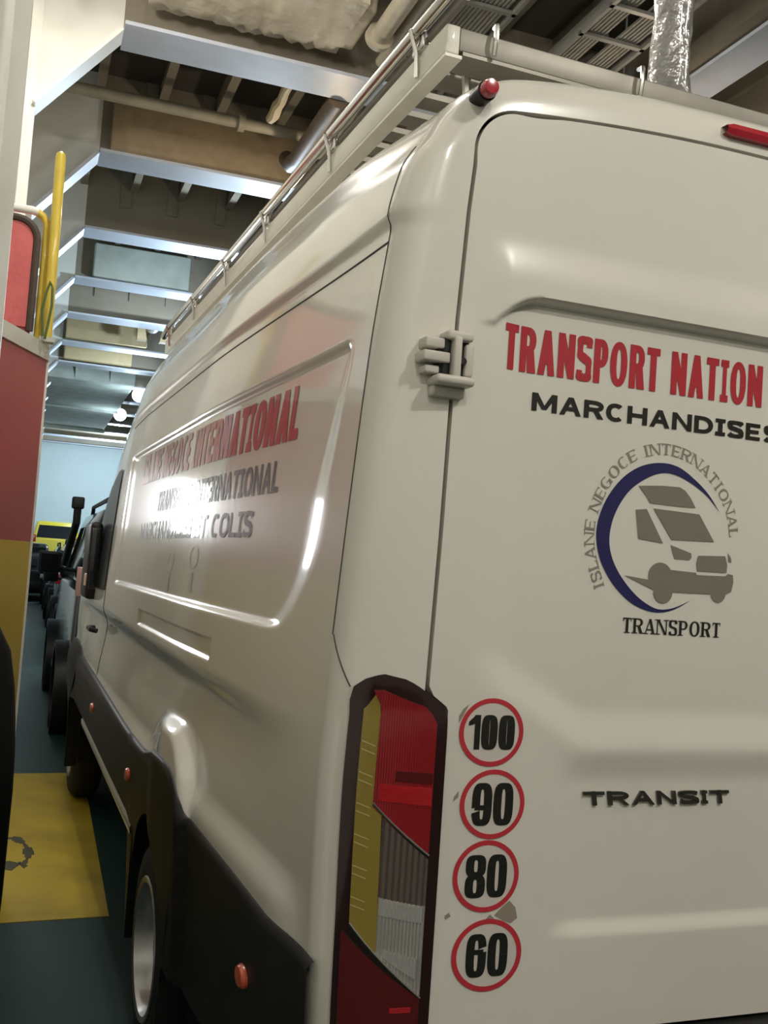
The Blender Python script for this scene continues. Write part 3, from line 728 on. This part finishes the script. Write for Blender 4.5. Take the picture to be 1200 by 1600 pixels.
# emblem: crescent, van pictogram, ring of letters, word below
co_=[(-.075,1.911),(-.111,1.952),(-.152,1.983),(-.198,2.007),(-.246,2.012),(-.298,2.0),(-.345,1.970),(-.382,1.924),(-.403,1.874),(-.407,1.828),(-.393,1.778),(-.359,1.729),(-.314,1.692),(-.27,1.674),(-.23,1.670),(-.19,1.679),(-.144,1.703)]
ci_=[(-.075,1.911),(-.114,1.947),(-.158,1.972),(-.204,1.988),(-.243,1.989),(-.284,1.973),(-.325,1.943),(-.353,1.904),(-.369,1.864),(-.373,1.822),(-.362,1.783),(-.336,1.744),(-.297,1.707),(-.259,1.685),(-.228,1.677),(-.19,1.683),(-.144,1.703)]
a=catmull(co_,6);b=catmull(ci_,6)
mb=MB();mb.grid([[door_pt(*p,LO) for p in a],[door_pt(*p,LO) for p in b]]);mb.build('emblem_crescent',NAVY,DL,False,off=VO,fix=False)
PG=[[(-0.304,1.954),(-0.24,1.960),(-0.192,1.961),(-0.176,1.954),(-0.160,1.938),(-0.145,1.917),(-0.186,1.916),(-0.271,1.917),(-0.281,1.931)],
[(-0.308,1.899),(-0.279,1.903),(-0.23,1.828),(-0.297,1.834)],[(-0.261,1.906),(-0.134,1.903),(-0.088,1.842),(-0.207,1.838)],[(-0.209,1.826),(-0.151,1.811),(-0.149,1.801),(-.155,1.795),(-0.196,1.795)],
[(-0.131,1.807),(-0.054,1.811),(-.047,1.79),(-0.048,1.772),(-0.131,1.771),(-0.135,1.788)],[(-0.047,1.819),(-0.037,1.808),(-0.035,1.797),(-0.044,1.799)]]
BD=[[(-.33,1.749),(-.266,1.743),(-.20,1.72),(-.248,1.72),(-.268,1.727)],[(-.255,1.768),(-.205,1.769),(-.135,1.767),(-.132,1.762),(-.051,1.764),(-.044,1.77),(-.029,1.768),(-.027,1.75),(-.032,1.728),(-.051,1.720),(-.24,1.717)]]
circ=lambda cx,cz,rx,rz:[(cx+rx*math.cos(t),cz+rz*math.sin(t)) for t in np.linspace(0,2*PI,22,endpoint=False)]
mb=MB();add_polys(mb,PG+BD+[circ(-.233,1.754,.032,.030),circ(-.223,1.716,.026,.025),circ(-.069,1.722,.021,.021)],lambda x,z:door_pt(x,z,LO))
mb.build('emblem_pictogram',TXTGRY2,DL,False,off=VO,fix=False)
ring=catmull([(-.379,1.722),(-.407,1.795),(-.412,1.856),(-.397,1.909),(-.370,1.959),(-.329,2.002),(-.281,2.024),(-.227,2.032),(-.170,2.021),(-.121,1.993),(-.082,1.953),(-.055,1.906),(-.044,1.853)],14)
rl=np.concatenate([[0],np.cumsum(np.hypot(*np.diff(ring,axis=0).T))])
def on_ring(x,z):
    p=np.array([np.interp(x,rl,ring[:,0]),np.interp(x,rl,ring[:,1])]);q=np.array([np.interp(x+.004,rl,ring[:,0]),np.interp(x+.004,rl,ring[:,1])])
    if x+.004>rl[-1]: q=p;p=np.array([np.interp(x-.004,rl,ring[:,0]),np.interp(x-.004,rl,ring[:,1])]);d=(q-p)/np.linalg.norm(q-p);p=q
    else: d=(q-p)/np.linalg.norm(q-p)
    n=np.array([-d[1],d[0]]);r=p+n*z;return door_pt(r[0],r[1],LO)
for wd_ in text_polys('ISLANE NEGOCE INTERNATIONAL',.0,rl[-1]-.004,.026,.19,.085,.17,serif=.06):
    mb=MB();add_polys(mb,wd_,on_ring);mb.build('emblem_lettering',TXTGRY,DL,False,off=VO,fix=False)
door_text('emblem_lettering',text_polys('TRANSPORT',-.325,-.058,.034,.20,.085,.17,serif=.06),TXTBLK,DL,1.620,lab='black TRANSPORT lettering below the emblem')
# chrome model badge
W3=dict(WID);W3.update({'T':1.0,'R':1.0,'A':1.1,'N':.95,'S':1.0,'I':.30})
mb=MB();pol=text_polys('TRANSIT',-.403,-.012,.030,.34,.24,.16,slant=-.18,wid=W3)[0]
for p in pol:
    n=len(p);f=lambda q,o:door_pt(q[0],q[1]+1.239,o)
    V_=[f(q,.001) for q in p]+[f(q,.006) for q in p]
    mb.add(V_,[tuple(range(n,2*n))]+[(i,(i+1)%n,(i+1)%n+n,i+n) for i in range(n)])
mb.build('model_badge',BADGE,DL,False,off=VO,fix=False)
# speed stickers
for (txt,cx,cz_,rx,rz) in (('100',-.645,1.397,.075,.0715),('90',-.6325,1.247,.0755,.0725),('80',-.637,1.098,.0765,.0745),('60',-.624,.935,.081,.0745)):
    mb=MB();f=lambda o:(lambda x,z:door_pt(x,z,o))
    add_polys(mb,[circ(cx,cz_,rx*.97,rz*.97)],f(.0012),0)
    rg=[];A=np.linspace(0,2*PI,49)
    for i in range(48):
        rg.append([(cx+rx*k*math.cos(t),cz_+rz*k*math.sin(t)) for t,k in ((A[i],1),(A[i+1],1),(A[i+1],.86),(A[i],.86))])
    add_polys(mb,rg,f(.0018),1)
    hh=.072 if txt=='100' else .088;ww=.108 if txt=='100' else .096
    wd=dict(WID);wd.update({'0':.56,'9':.56,'8':.56,'6':.56,'1':.40})
    pol=text_polys(txt,cx-ww/2,cx+ww/2,hh,.26 if txt=='100' else .215,.15,.04,wid=wd)[0]
    add_polys(mb,[[(x,z+cz_-hh/2) for x,z in p] for p in pol],f(.0022),2)
    o=mb.build('speed_sticker',[STKWHITE,STKRED,TXTBLK],DL,False,off=VO,fix=False);o['label']='round %s speed sticker with red rim'%txt
for pg in [[(-.578,1.045),(-.563,1.030),(-.557,1.008),(-.572,.998),(-.590,1.004),(-.612,1.016),(-.600,1.028)],[(-.622,1.018),(-.612,1.010),(-.622,.995),(-.640,1.000)],[(-.722,1.43),(-.713,1.445),(-.700,1.455),(-.712,1.432),(-.722,1.415)],[(-.722,1.263),(-.712,1.275),(-.712,1.262),(-.724,1.252)],[(-.726,1.02),(-.716,1.026),(-.712,1.018),(-.724,1.012)]]:
    mb=MB();add_polys(mb,[pg],lambda x,z:door_pt(x,z,.0008));mb.build('glue_residue',RESID,DL,False,off=VO,fix=False)
# hinge of the left door
HG=tag(bpy.data.objects.new('door_hinge',None));COL.objects.link(HG);HG.parent=VAN
def hbox(mb,x0,x1,z0,z1,y0,y1,b=.004): mb.box(x0,x1,y0,y1,z0,z1,bev=b)
mb=MB();hbox(mb,-.822,-.762,2.208,2.228,-.030,.03,.006);hbox(mb,-.845,-.758,2.112,2.132,-.042,.03,.008);hbox(mb,-.807,-.790,2.125,2.215,-.036,.01,.005)
mb.build('hinge_frame',HINGE,HG,True,off=VO)
mb=MB();hbox(mb,-.866,-.815,2.188,2.210,-.018,.06);hbox(mb,-.872,-.812,2.158,2.180,-.026,.06);hbox(mb,-.862,-.830,2.135,2.152,-.014,.06)
mb.build('hinge_knuckle',HINGE,HG,True,off=VO)
mb=MB();hbox(mb,-.776,-.756,2.135,2.205,-.022,.02,.006);mb.build('hinge_plate',HINGE,HG,True,off=VO)
mb=MB();hbox(mb,-.835,-.765,2.128,2.212,-.012,.02,.002);mb.build('hinge_recess',SEAL,HG,False,off=VO)
mb=MB();hbox(mb,-.840,-.765,2.090,2.114,-.010,.03,.006);mb.build('hinge_foot',HINGE,HG,True,off=VO)
mb=MB();mb.tube([(-.818,-.010,2.122),(-.818,-.010,2.21)],.010,10).tube([(-.782,-.018,2.166),(-.782,-.026,2.166)],.008,8);mb.build('hinge_pin',SEAL,HG,True,off=VO)
# --- tail lamps ---
def tl(parent,name,top,bot,left,right,m,off,mirr=False,nz=26,nu=12,lab=None):
    """patch over the corner: left/right are functions u(z); top/bot z as functions of t in 0..1"""
    P=[]
    for i in range(nz+1):
        row=[]
        for j in range(nu+1):
            t=j/nu;zt_,zb_=top(t),bot(t)
            z=zb_+(zt_-zb_)*i/nz
            u=left(z)+(right(z)-left(z))*t
            row.append(cz(z,u,off))
        P.append(row)
    P=np.array(P);P=mirP(P) if mirr else P
    mb=MB().grid(P)
    for E in (P[:,0],P[:,-1],P[0],P[-1]):
        E2=E.copy();E2[:,1]+=.02;E2[:,0]+=(.006 if not mirr else -.006);mb.grid(np.stack([E,E2],0))
    o=mb.build(name,m,parent,True,off=VO,auto=40)
    if lab:o['label']=lab
ci=lambda xs,ys:(lambda z:float(np.interp(z,xs,ys)))
cf=lambda v:(lambda t:v)
otop=lambda t:float(np.interp(t,[0,.08,.25,.48,.78,.93,1],[1.455,1.482,1.500,1.512,1.502,1.486,1.452]))
for mr in (False,True):
    T=bpy.data.objects.new('tail_lamp',None);COL.objects.link(T);T.parent=VAN
    OL=ci([.72,1.0,1.3,1.5],[.618,.612,.622,.625]);OR=ci([.72,1.4,1.46],[-.015,-.015,-.01])
    tl(T,'lamp_frame',otop,cf(.722),OL,OR,SMOKE,.010,mr)
    # diagonal joints: upper from the amber strip to the right edge, lower likewise
    up=lambda t:1.246+(1.145-1.246)*t
    lo=lambda t:1.012+(.862-1.012)*t
    tl(T,'red_lens',lambda t:float(np.interp(t,[0,.25,.85,1],[1.478,1.480,1.448,1.415])),up,cf(.385),cf(.045),REDLENS,.015,mr)
    tl(T,'red_reflector_glint',lambda t:1.292-.008*t,lambda t:1.258-.010*t,cf(.355),cf(.05),REDLIT,.0165,mr)
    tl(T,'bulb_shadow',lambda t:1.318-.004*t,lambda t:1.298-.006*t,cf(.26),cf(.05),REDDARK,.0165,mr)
    tl(T,'amber_lens',lambda t:1.440+.030*t,lambda t:1.012-.060*t,ci([.95,1.2,1.45],[.500,.505,.510]),ci([.9,1.24,1.26,1.47],[.305,.325,.385,.385]),AMBER,.014,mr)
    for z in np.arange(1.05,1.42,.062):
        for dz in (0,.016):
            r=MB()
            Q=[cz(z+dz+s*.0012-t*.010,.50+(.40-.50)*t,.0152) for s in (-1,1) for t in (0,1)]
            Q=[mir(q) for q in Q] if mr else Q
            r.add(Q,[(0,1,3,2)]);r.build('amber_rib',AMBERL,T,False,off=VO,fix=False)
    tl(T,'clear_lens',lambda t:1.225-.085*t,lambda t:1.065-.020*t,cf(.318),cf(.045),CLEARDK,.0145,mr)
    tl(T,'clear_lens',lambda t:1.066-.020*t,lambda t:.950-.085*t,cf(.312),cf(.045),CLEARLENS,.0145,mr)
    tl(T,'red_lens',lambda t:1.000-.138*t,cf(.735),cf(.56),cf(.045),REDDARK,.014,mr)
    tl(T,'red_reflector_glint',cf(.846),cf(.836),cf(.21),cf(.09),REDLIT,.0155,mr)  # small bright strip, a glint painted on the lower red lens
    tl(T,'silver_reflector_glint',lambda t:1.062-.018*t,lambda t:1.030-.018*t,cf(.300),cf(.06),CLEARBRT,.0155,mr)  # these bright bands put the glints of the clear lens into colour
    tl(T,'silver_reflector_glint',lambda t:.962-.020*t,lambda t:.946-.046*t,cf(.265),cf(.075),CLEARBRT,.0155,mr)
    for (p0,p1) in (((.385,1.252),(.045,1.148)),((.50,1.014),(.045,.864))):
        pts=[cz(p0[1]+(p1[1]-p0[1])*t,p0[0]+(p1[0]-p0[0])*t,.0155) for t in np.linspace(0,1,9)]
        pts=[mir(p) for p in pts] if mr else pts
        MB().tube([tuple(p) for p in pts],.0025,6).build('lens_joint',CHROME,T,True,off=VO)
    # roof marker lamp
    rmk=bpy.data.objects.new('roof_marker_lamp',None);COL.objects.link(rmk);rmk.parent=VAN
    c=np.array([-.765,.0,2.752])
    m1=MB().lathe([(.020,.03),(.022,-.018),(.019,-.020)],1,tuple(c),22);m2=MB().lathe([(.0185,-.018),(.0195,-.034),(.016,-.042),(0,-.044)],1,tuple(c),22)
    if mr: m1.v=[mir(p) for p in m1.v];m2.v=[mir(p) for p in m2.v]
    m1.build('lamp_base',BLACKPL,rmk,True,off=VO);m2.build('marker_lens',LAMPRED,rmk,True,off=VO)
# high brake lamp
mb=MB();P=[]
for x in np.linspace(-.135,.235,20):
    zz=2.805+.012*math.cos((x-.05)*3)
    e=1 if -.125<x<.225 else .6
    P.append([(x,.02,zz+.016*e),(x,-.012,zz+.014*e),(x,-.018,zz),(x,-.012,zz-.014*e),(x,.02,zz-.016*e)])
mb.grid(P);vb(mb,'brake_lamp',REDDARK if False else LAMPRED,VAN)
# bumper
mb=MB();P=[]
for y,z in ((.02,.735),(-.10,.725),(-.125,.69),(-.125,.52),(-.05,.44),(.1,.42)):
    row=[]
    for x in np.linspace(-.98,1.08,40):
        k=abs(x-XC)/1.03;cur=.14*max(0,(k-.82)/.18)**2
        row.append((x,y+cur+ .03*k*k,z))
    P.append(row)
mb.grid(P)
for s in (-1,1):
    x0=XC+s*1.03
    mb.box(x0-.02,x0+.02,.03,.35,.43,.725,bev=.01)
vb(mb,'rear_bumper',BLACKPL,VAN)
vb(MB().box(-.70,.80,-.10,.03,.728,.748),'bumper_step',BLACKPL,VAN,False)
# --- wheels ---
def wheel(xc,y,side,dual,W=.20):
    R=bpy.data.objects.new('wheel',None);COL.objects.link(R);R.parent=VAN;R.location=(0,0,0)
    s=side;tr=.37
    pf=[(.23,-W/2+.005),(.25,-W/2),(.33,-W/2+.01),(tr-.008,-W/2+.035),(tr,-W/2+.06),(tr,W/2-.06),(tr-.008,W/2-.035),(.33,W/2-.01),(.25,W/2),(.23,W/2-.005)]
    m=MB().lathe(pf,0,(xc,y,tr),48)
    if dual: m.lathe(pf,0,(xc-s*.245,y,tr),48)
    m.build('tyre',RUBBER,R,True,off=VO)
    o=W/2*s
    dep=-.11 if dual else -.02
    m=MB().lathe([(.236,o*.99),(.232,o*1.04),(.214,o*1.0),(.206,o*.75),(.203,o*.6)]+([(.19,o-s*.10),(.17,o-s*.125),(.10,o-s*.13),(.085,o-s*.05),(.07,o-s*.045),(0,o-s*.045)] if dual else [(.19,o*.6),(.12,o*.85),(.08,o*.95),(0,o*.97)]),0,(xc,y,tr),48)
    m.build('rim',STEEL,R,True,off=VO)
    n=MB()
    for k in range(6):
        a=2*PI*k/6;n.lathe([(.0,s*.0),(.013,0),(.013,s*.025),(0,s*.028)],0,(xc+o-s*(.13 if dual else .02),y+.14*math.cos(a),tr+.14*math.sin(a)),8)
    n.build('wheel_nut',STEEL,R,True,off=VO)
wheel(-.950,1.69,-1,True);wheel(1.09,1.69,1,True);wheel(-.90,5.62,-1,False,.21);wheel(1.04,5.62,1,False,.21)
# --- cab ---
for m in (0,1):
    P=[]
    for y in np.linspace(4.06,5.25,24):
        top=1.50+ (frontk(y))*.98*(.66);row=[]
        for t in np.linspace(0,1,8):
            z=1.50+(max(.05,min(.70,frontk(y)*1.05*.72))-.0)*t
            x,yy,zz=side_pt(float(y),float(v_of_z(min(2.3,1.45+(z-1.45)/max(frontk(y),.2)))))
            row.append((float(x)-.006,y,float(zz)))
        P.append(row)
    P=np.array(P);vb(MB().grid(P if m==0 else mirP(P)),'side_window',CABGLASS,VAN)
    # folded mirror
    Mr=bpy.data.objects.new('wing_mirror',None);COL.objects.link(Mr);Mr.parent=VAN
    q=MB().box(-1.085,-1.005,4.60,4.96,1.42,1.90,bev=.03).box(-1.03,-.97,4.85,5.05,1.40,1.50,bev=.02)
    q2=MB().box(-1.092,-1.06,4.62,4.68,1.50,1.58,bev=.008)
    q3=MB().box(-1.070,-1.02,4.592,4.604,1.48,1.86,bev=.004)
    for k in (q,q2,q3):
        if m: k.v=[mir(p) for p in k.v]
    q.build('mirror_housing',BLACKPL,Mr,True,off=VO);q2.build('turn_lamp',SILVERIND,Mr,True,off=VO);q3.build('mirror_glass',GLASS,Mr,True,off=VO)
    h=MB().tube([(-1.043,4.13,1.265),(-1.075,4.15,1.27),(-1.078,4.28,1.272),(-1.043,4.31,1.272)],.014,8)
    if m:h.v=[mir(p) for p in h.v]
    h.build('door_handle',BLACKPL,VAN,True,off=VO)
    # headlamp
    P=[]
    for z in np.linspace(1.0,1.26,8):
        row=[]
        for y in np.linspace(6.1,6.62,12):
            x,yy,zz=side_pt(float(y),float(v_of_z(z)));row.append((float(x)-.006,y,min(z,float(zz))))
        P.append(row)
    P=np.array(P);vb(MB().grid(P if m==0 else mirP(P)),'headlamp',CLEARLENS,VAN)
P=[]
for y in np.linspace(4.98,6.0,14):
    row=[]
    for t in np.linspace(-1,1,17):
        v=VMAX-(1-abs(0))*0
        x,yy,zz=side_pt(float(y),float(v_of_z(2.80)));hw=(XC-float(x))*.93
        xt,_,zt2=side_pt(float(y),float(VMAX));row.append((XC+hw*t,y+.01,float(zz)+(float(zt2)-float(zz))*(1-t*t)+.006))
    P.append(row)
vb(MB().grid(P),'windscreen',CABGLASS,VAN)
vb(MB().box(-.55,.65,6.66,6.72,.75,1.02,bev=.02),'grille',BLACKPL,VAN)
# --- side lettering and faint old marks ---
def side_map(p0,p1,z0a,z0b):
    """text x runs 0..L from front (y=p0) to rear (y=p1); base z blends"""
    L=p0-p1
    return lambda x,z:(lambda y,zz:(sp(y,zz,LO)[0],y,zz))(p0-x,z0a+(z0b-z0a)*x/L+z)
def side_text(txt,y0,y1,za,zb,h,t,th,m,gap=.1,lab=None):
    for wd_ in text_polys(txt,0,y0-y1,h,t,th,gap,wid=W2):
        mb=MB();add_polys(mb,wd_,side_map(y0,y1,za,zb));o=mb.build('lettering',m,BODY,False,off=VO,fix=False)
        if lab:o['label']=lab
side_text('ISLANE NEGOCE INTERNATIONAL',3.26,.61,2.063,2.046,.147,.30,.20,TXTRED,.07,'red lettering on the van side')
side_text('TRANSPORT INTERNATIONAL',2.62,.72,1.911,1.911,.088,.24,.18,TXTSIDE,.10,'dark grey lettering on the van side')
side_text('MARCHANDISES ET COLIS',3.05,.92,1.79,1.79,.077,.24,.18,TXTSIDE,.10,'lowest line of dark grey lettering on the van side')
for (y,z) in ((2.08,1.70),(1.62,1.722)):
    mb=MB();rg=[];A=np.linspace(0,2*PI,33)
    for i in range(32): rg.append([(y+.075*k*math.cos(t),z+.04*k*math.sin(t)) for t,k in ((A[i],1),(A[i+1],1),(A[i+1],.84),(A[i],.84))])
    rg.append([(y+.02,z-.05),(y-.02,z-.05),(y-.03,z-.12),(y+.03,z-.12)])
    add_polys(mb,rg,lambda yy,zz:(sp(yy,zz,.001)[0],yy,zz));mb.build('faded_mark',FADED,BODY,False,off=VO,fix=False)
# --- roof rack ---
RK=bpy.data.objects.new('roof_rack',None);COL.objects.link(RK);RK.parent=VAN;RK['label']='white and aluminium roof rack with tube rails'
def rk(mb,name,m,smooth=True): return mb.build(name,m,RK,smooth,off=VO)
xo=-.776
for s in (0,1):
    f=(lambda M:M) if s==0 else (lambda M:(setattr(M,'v',[mir(p) for p in M.v]),M)[1])
    rk(f(MB().box(xo,xo+.035,.20,4.25,2.935,3.005,bev=.004).box(xo+.001,xo+.044,.202,4.248,2.928,2.936)),'side_beam',RACKW)
    rk(f(MB().box(xo+.30,xo+.335,.26,4.2,2.925,2.941)),'side_beam',ALU)
    rk(f(MB().tube([(xo-.012,.02,3.055),(xo-.012,1.2,3.055),(xo-.012,2.8,3.055),(xo-.012,4.1,3.055),(xo-.012,4.25,3.03)],.017,12)),'tube_rail',CHROME)
    rk(f(MB().tube([(xo+.012,.12,3.03),(xo+.012,4.2,3.03)],.010,8)),'tube_rail',ALU)
    for y in (.36,1.05,1.85,2.55,3.3,4.05):
        rk(f(MB().tube([(xo-.006,y,2.94),(xo-.010,y,3.0),(xo-.030,y,3.055),(xo-.012,y,3.078),(xo+.010,y,3.055),(xo+.004,y,3.0)],.006,6).box(xo-.010,xo+.012,y-.035,y+.035,3.003,3.040,bev=.006)),'rail_clamp',CHROME)
rk(MB().box(xo+.036,2*XC-xo-.036,.203,.245,2.948,3.004,bev=.003).box(xo+.045,2*XC-xo-.045,.201,.29,2.938,2.947),'cross_beam',ALU)
rk(MB().box(xo+.036,2*XC-xo-.036,4.2,4.245,2.94,3.0,bev=.003),'cross_beam',ALU)
for k in range(32):
    y=.36+k*.117
    rk(MB().box(xo+.045,2*XC-xo-.045,y-.034,y+.034,2.940,2.955),'slat',ALU,False)
for s in (0,1):
    f=(lambda M:M) if s==0 else (lambda M:(setattr(M,'v',[mir(p) for p in M.v]),M)[1])
    for y in (.30,1.6,2.9,4.0):
        rk(f(MB().tube([(-.66,y,2.80),(-.66,y+.01,2.86),(-.675,y,2.945)],.012,8).tube([(-.625,y,2.83),(-.625,y,2.945)],.010,8).box(-.68,-.61,y-.03,y+.03,2.80,2.862,bev=.01)),'rack_foot',CHROME)
for x in (-.655,-.245,.30):
    rk(MB().tube([(x,.19,2.950),(x-.003,.178,2.985),(x,.185,3.022),(x+.008,.215,3.032)],.006,6),'rope_hook',CHROME)
# wrapped pole lashed to the rack
P=[];rng=np.random.RandomState(8)
for z,r in [(2.99,.092),(3.01,.088),(3.04,.070),(3.08,.060),(3.14,.056)]+[(z,.052) for z in np.arange(3.2,3.95,.045)]:
    P.append([(( -.045+ .002*(z-3)*10)+r*(1+rng.uniform(-.11,.11))*math.cos(a)+.0,.36+r*(1+rng.uniform(-.11,.11))*math.sin(a),z) for a in np.linspace(0,2*PI,20,endpoint=False)])
wp=tag(empty('wrapped_pole',(-.045,.36,2.957)),'upright pole wrapped in crinkled clear plastic, standing on the roof rack','pole')
mb=MB().grid(P,closev=True);n=20;mb.f.append(tuple(len(mb.v)-n+k for k in range(n)));mb.m.append(0)
mb.build('plastic_wrap',FOIL,wp,True,off=(-.045,.36,2.957),auto=55)
MB().box(-.14,.05,.27,.45,2.957,2.99,bev=.008).build('base_plate',FOIL,wp,True,off=(-.045,.36,2.957))
TAILC=mat('pale_tail_lens',(.55,.34,.30),.2,.2,.6)
# ================= vehicles ahead in the lane =================
def vehicle(name,xc,y0,L,W,H,paint,label,cat,belt=.56,rails=True,snork=False,hood=.24,ground=.0,rearlamp=True,rear_spare=False,roofm=None,flip=False):
    """boxy car built in its own axes: x across, y forward from the rear bumper, z up"""
    e=tag(empty(name,s2w(xc,y0,0),-SA+(PI if flip else 0)),label,cat,'vehicles parked ahead of the van')
    hw=W/2;zb=H*belt
    # lower body
    st=[(0,.90,.46),(.03,.97,.40),(.10,1,.36),(.5,1,.34),(.85,.99,.36),(.95,.94,.40),(1,.84,.46)]
    P=[]
    for t,k,zl in catmull([(a,b,c) for a,b,c in st],6):
        y=t*L;zt=zb if t<1-hood else zb-.10*((t-(1-hood))/hood)-.04
        x=hw*k;P.append([(-x*.86,y,zl),(-x*.97,y,zl+.12),(-x,y,(zl+zt)/2),(-x*.985,y,zt-.06),(-x*.93,y,zt),(x*.93,y,zt),(x*.985,y,zt-.06),(x,y,(zl+zt)/2),(x*.97,y,zl+.12),(x*.86,y,zl)])
    mb=MB().grid(P,closev=True);mb.f+= [tuple(range(10)),tuple(len(mb.v)-10+k for k in range(10))];mb.m+=[0,0]
    mb.build('body',paint,e,True)
    # cabin
    c0,c1=.02*L,(1-hood)*L
    P=[]
    for z,yr,yf,x in ((zb-.02,c0,c1,hw*.93),(zb+.10,c0+.01,c1-.12,hw*.92),(H-.14,c0+.10,c1-.58,hw*.82),(H-.04,c0+.16,c1-.68,hw*.78),(H,c0+.30,c1-.85,hw*.66)):
        ring=[]
        r=.10
        for (cx,cy,a0) in ((x-r,yf-r,0),(-x+r,yf-r,90),(-x+r,yr+r,180),(x-r,yr+r,270)):
            for a in (0,30,60,90): ring.append((cx+r*math.cos(math.radians(a0+a)),cy+r*math.sin(math.radians(a0+a)),z))
        P.append(ring)
    mb=MB().grid(P,closev=True);n=16;mb.f.append(tuple(len(mb.v)-n+k for k in range(n)));mb.m.append(0)
    mb.build('cabin',roofm or paint,e,True)
    def cx(z):return np.interp(z,[zb,zb+.10,H-.14],[hw*.93,hw*.92,hw*.82])+.006
    def cy0(z):return np.interp(z,[zb,zb+.1,H-.14],[c0,c0+.01,c0+.10])
    def cy1(z):return np.interp(z,[zb,zb+.1,H-.14],[c1,c1-.12,c1-.58])
    za,zc=zb+.07,H-.17
    cuts=[(.04,.30),(.33,.62),(.65,.93)]
    for s in (-1,1):
        for a,b in cuts:
            q=[(s*cx(z),cy0(z)+(cy1(z)-cy0(z))*t,z) for z,t in ((za,a),(za,b),(zc,b),(zc,a))]
            MB().add(q,[(0,1,2,3)]).build('side_window',GLASS,e,False,fix=False)
    for yf,s,nm in ((cy0,-1,'rear_window'),(cy1,1,'windscreen')):
        q=[(k*cx(z)*.84,float(yf(z))+s*.008,z) for z,k in ((za,-1),(za,1),(zc,1),(zc,-1))];MB().add(q,[(0,1,2,3)]).build(nm,GLASS,e,False,fix=False)
    for y in (.19*L,.80*L):
        for s in (-1,1):
            w=bpy.data.objects.new('wheel',None);COL.objects.link(w);w.parent=e
            R=.37;xx=s*(hw-.11)
            MB().lathe([(.22,-.11),(.34,-.11),(R,-.07),(R,.07),(.34,.11),(.22,.11)],0,(xx,y,R),30).build('tyre',RUBBER,w,True)
            MB().lathe([(.0,s*.07),(.10,s*.09),(.20,s*.08),(.225,s*.105)],0,(xx,y,R),24).build('rim',STEEL,w,True)
            MB().lathe([(R+.03,-.10),(R+.09,-.10),(R+.09,.02),(R+.03,.02)],0,(s*(hw-.01),y,R+.02),30).build('wheel_arch',BLACKPL,w,True)
    for s in (-1,1):
        mm=bpy.data.objects.new('wing_mirror',None);COL.objects.link(mm);mm.parent=e
        yy=c1-.35
        MB().box(s*(hw+.14)-.13,s*(hw+.14)+.13,yy-.07,yy+.07,zb+.02,zb+.27,bev=.03).tube([(s*hw*.92,yy,zb+.06),(s*(hw+.05),yy,zb+.1)],.025,8).build('mirror_housing',BLACKPL,mm,True)
        MB().box(s*(hw+.14)-.10,s*(hw+.14)+.10,yy-.078,yy-.068,zb+.05,zb+.24).build('mirror_glass',CABGLASS,mm,False)
        MB().box(s*(hw*.90)-.09,s*(hw*.90)+.09,-.012,.05,zb-.10,zb+.16,bev=.01).build('tail_light',TAILC if snork else REDLENS,e,True)
        MB().box(s*(hw*.72)-.14,s*(hw*.72)+.14,L-.10,L+.005,zb-.30,zb-.16,bev=.01).build('headlight',CLEARLENS,e,True)
        if rails:
            MB().tube([(s*hw*.72,c0+.35,H-.02),(s*hw*.72,c0+.45,H+.07),(s*hw*.72,c1-1.15,H+.07),(s*hw*.72,c1-1.05,H-.03)],.022,8).build('roof_rail',BLACKPL,e,True)
    MB().box(-hw*.95,hw*.95,-.10,.10,.36,.62,bev=.04).build('rear_bumper',BLACKPL,e,True)
    MB().box(-hw*.93,hw*.93,L-.10,L+.08,.36,.62,bev=.04).build('front_bumper',BLACKPL,e,True)
    for s in (-1,1):
        MB().box(s*hw-.03,s*hw+.03,.30*L,.70*L,.34,.42,bev=.01).build('side_step',BLACKPL,e,True)
    if snork:
        MB().tube([(-hw*.93,c1+.15,zb-.05),(-hw*.97,c1+.02,zb+.05),(-hw*.88,c1-.62,H-.10),(-hw*.88,c1-.64,H+.10)],.045,10).box(-hw*.88-.07,-hw*.88+.07,c1-.70,c1-.54,H+.06,H+.20,bev=.02).build('snorkel',BLACKPL,e,True)
    return e
vehicle('car',-.20,7.35,4.95,1.88,2.14,CARBLK,'glossy black off-road car with a snorkel, directly ahead of the van','car',belt=.66,snork=True,hood=.22)
vehicle('car',-.02,14.2,4.7,1.82,1.90,CARRED,'dark red car ahead of the glossy black off-road car','car',belt=.58)
vehicle('car',.02,20.7,4.7,1.82,1.85,CARGRY,'dark grey car third in line ahead of the van','car',belt=.58)
vehicle('car',.05,27.5,4.5,1.80,1.80,CARBLU,'dark blue car at the far end of the lane of parked vehicles','car',belt=.58)
vehicle('car',-1.45,36.9,4.4,1.70,1.85,CARBLK,'dark car facing the camera far down the deck beside the red casing edge','car',belt=.56,flip=True,rails=False)
vehicle('yellow_minibus',-.42,38.0,3.7,1.80,2.72,CARYEL,'yellow minibus at the end of the deck before the pale wall','van',belt=.74,rails=False,hood=.14)
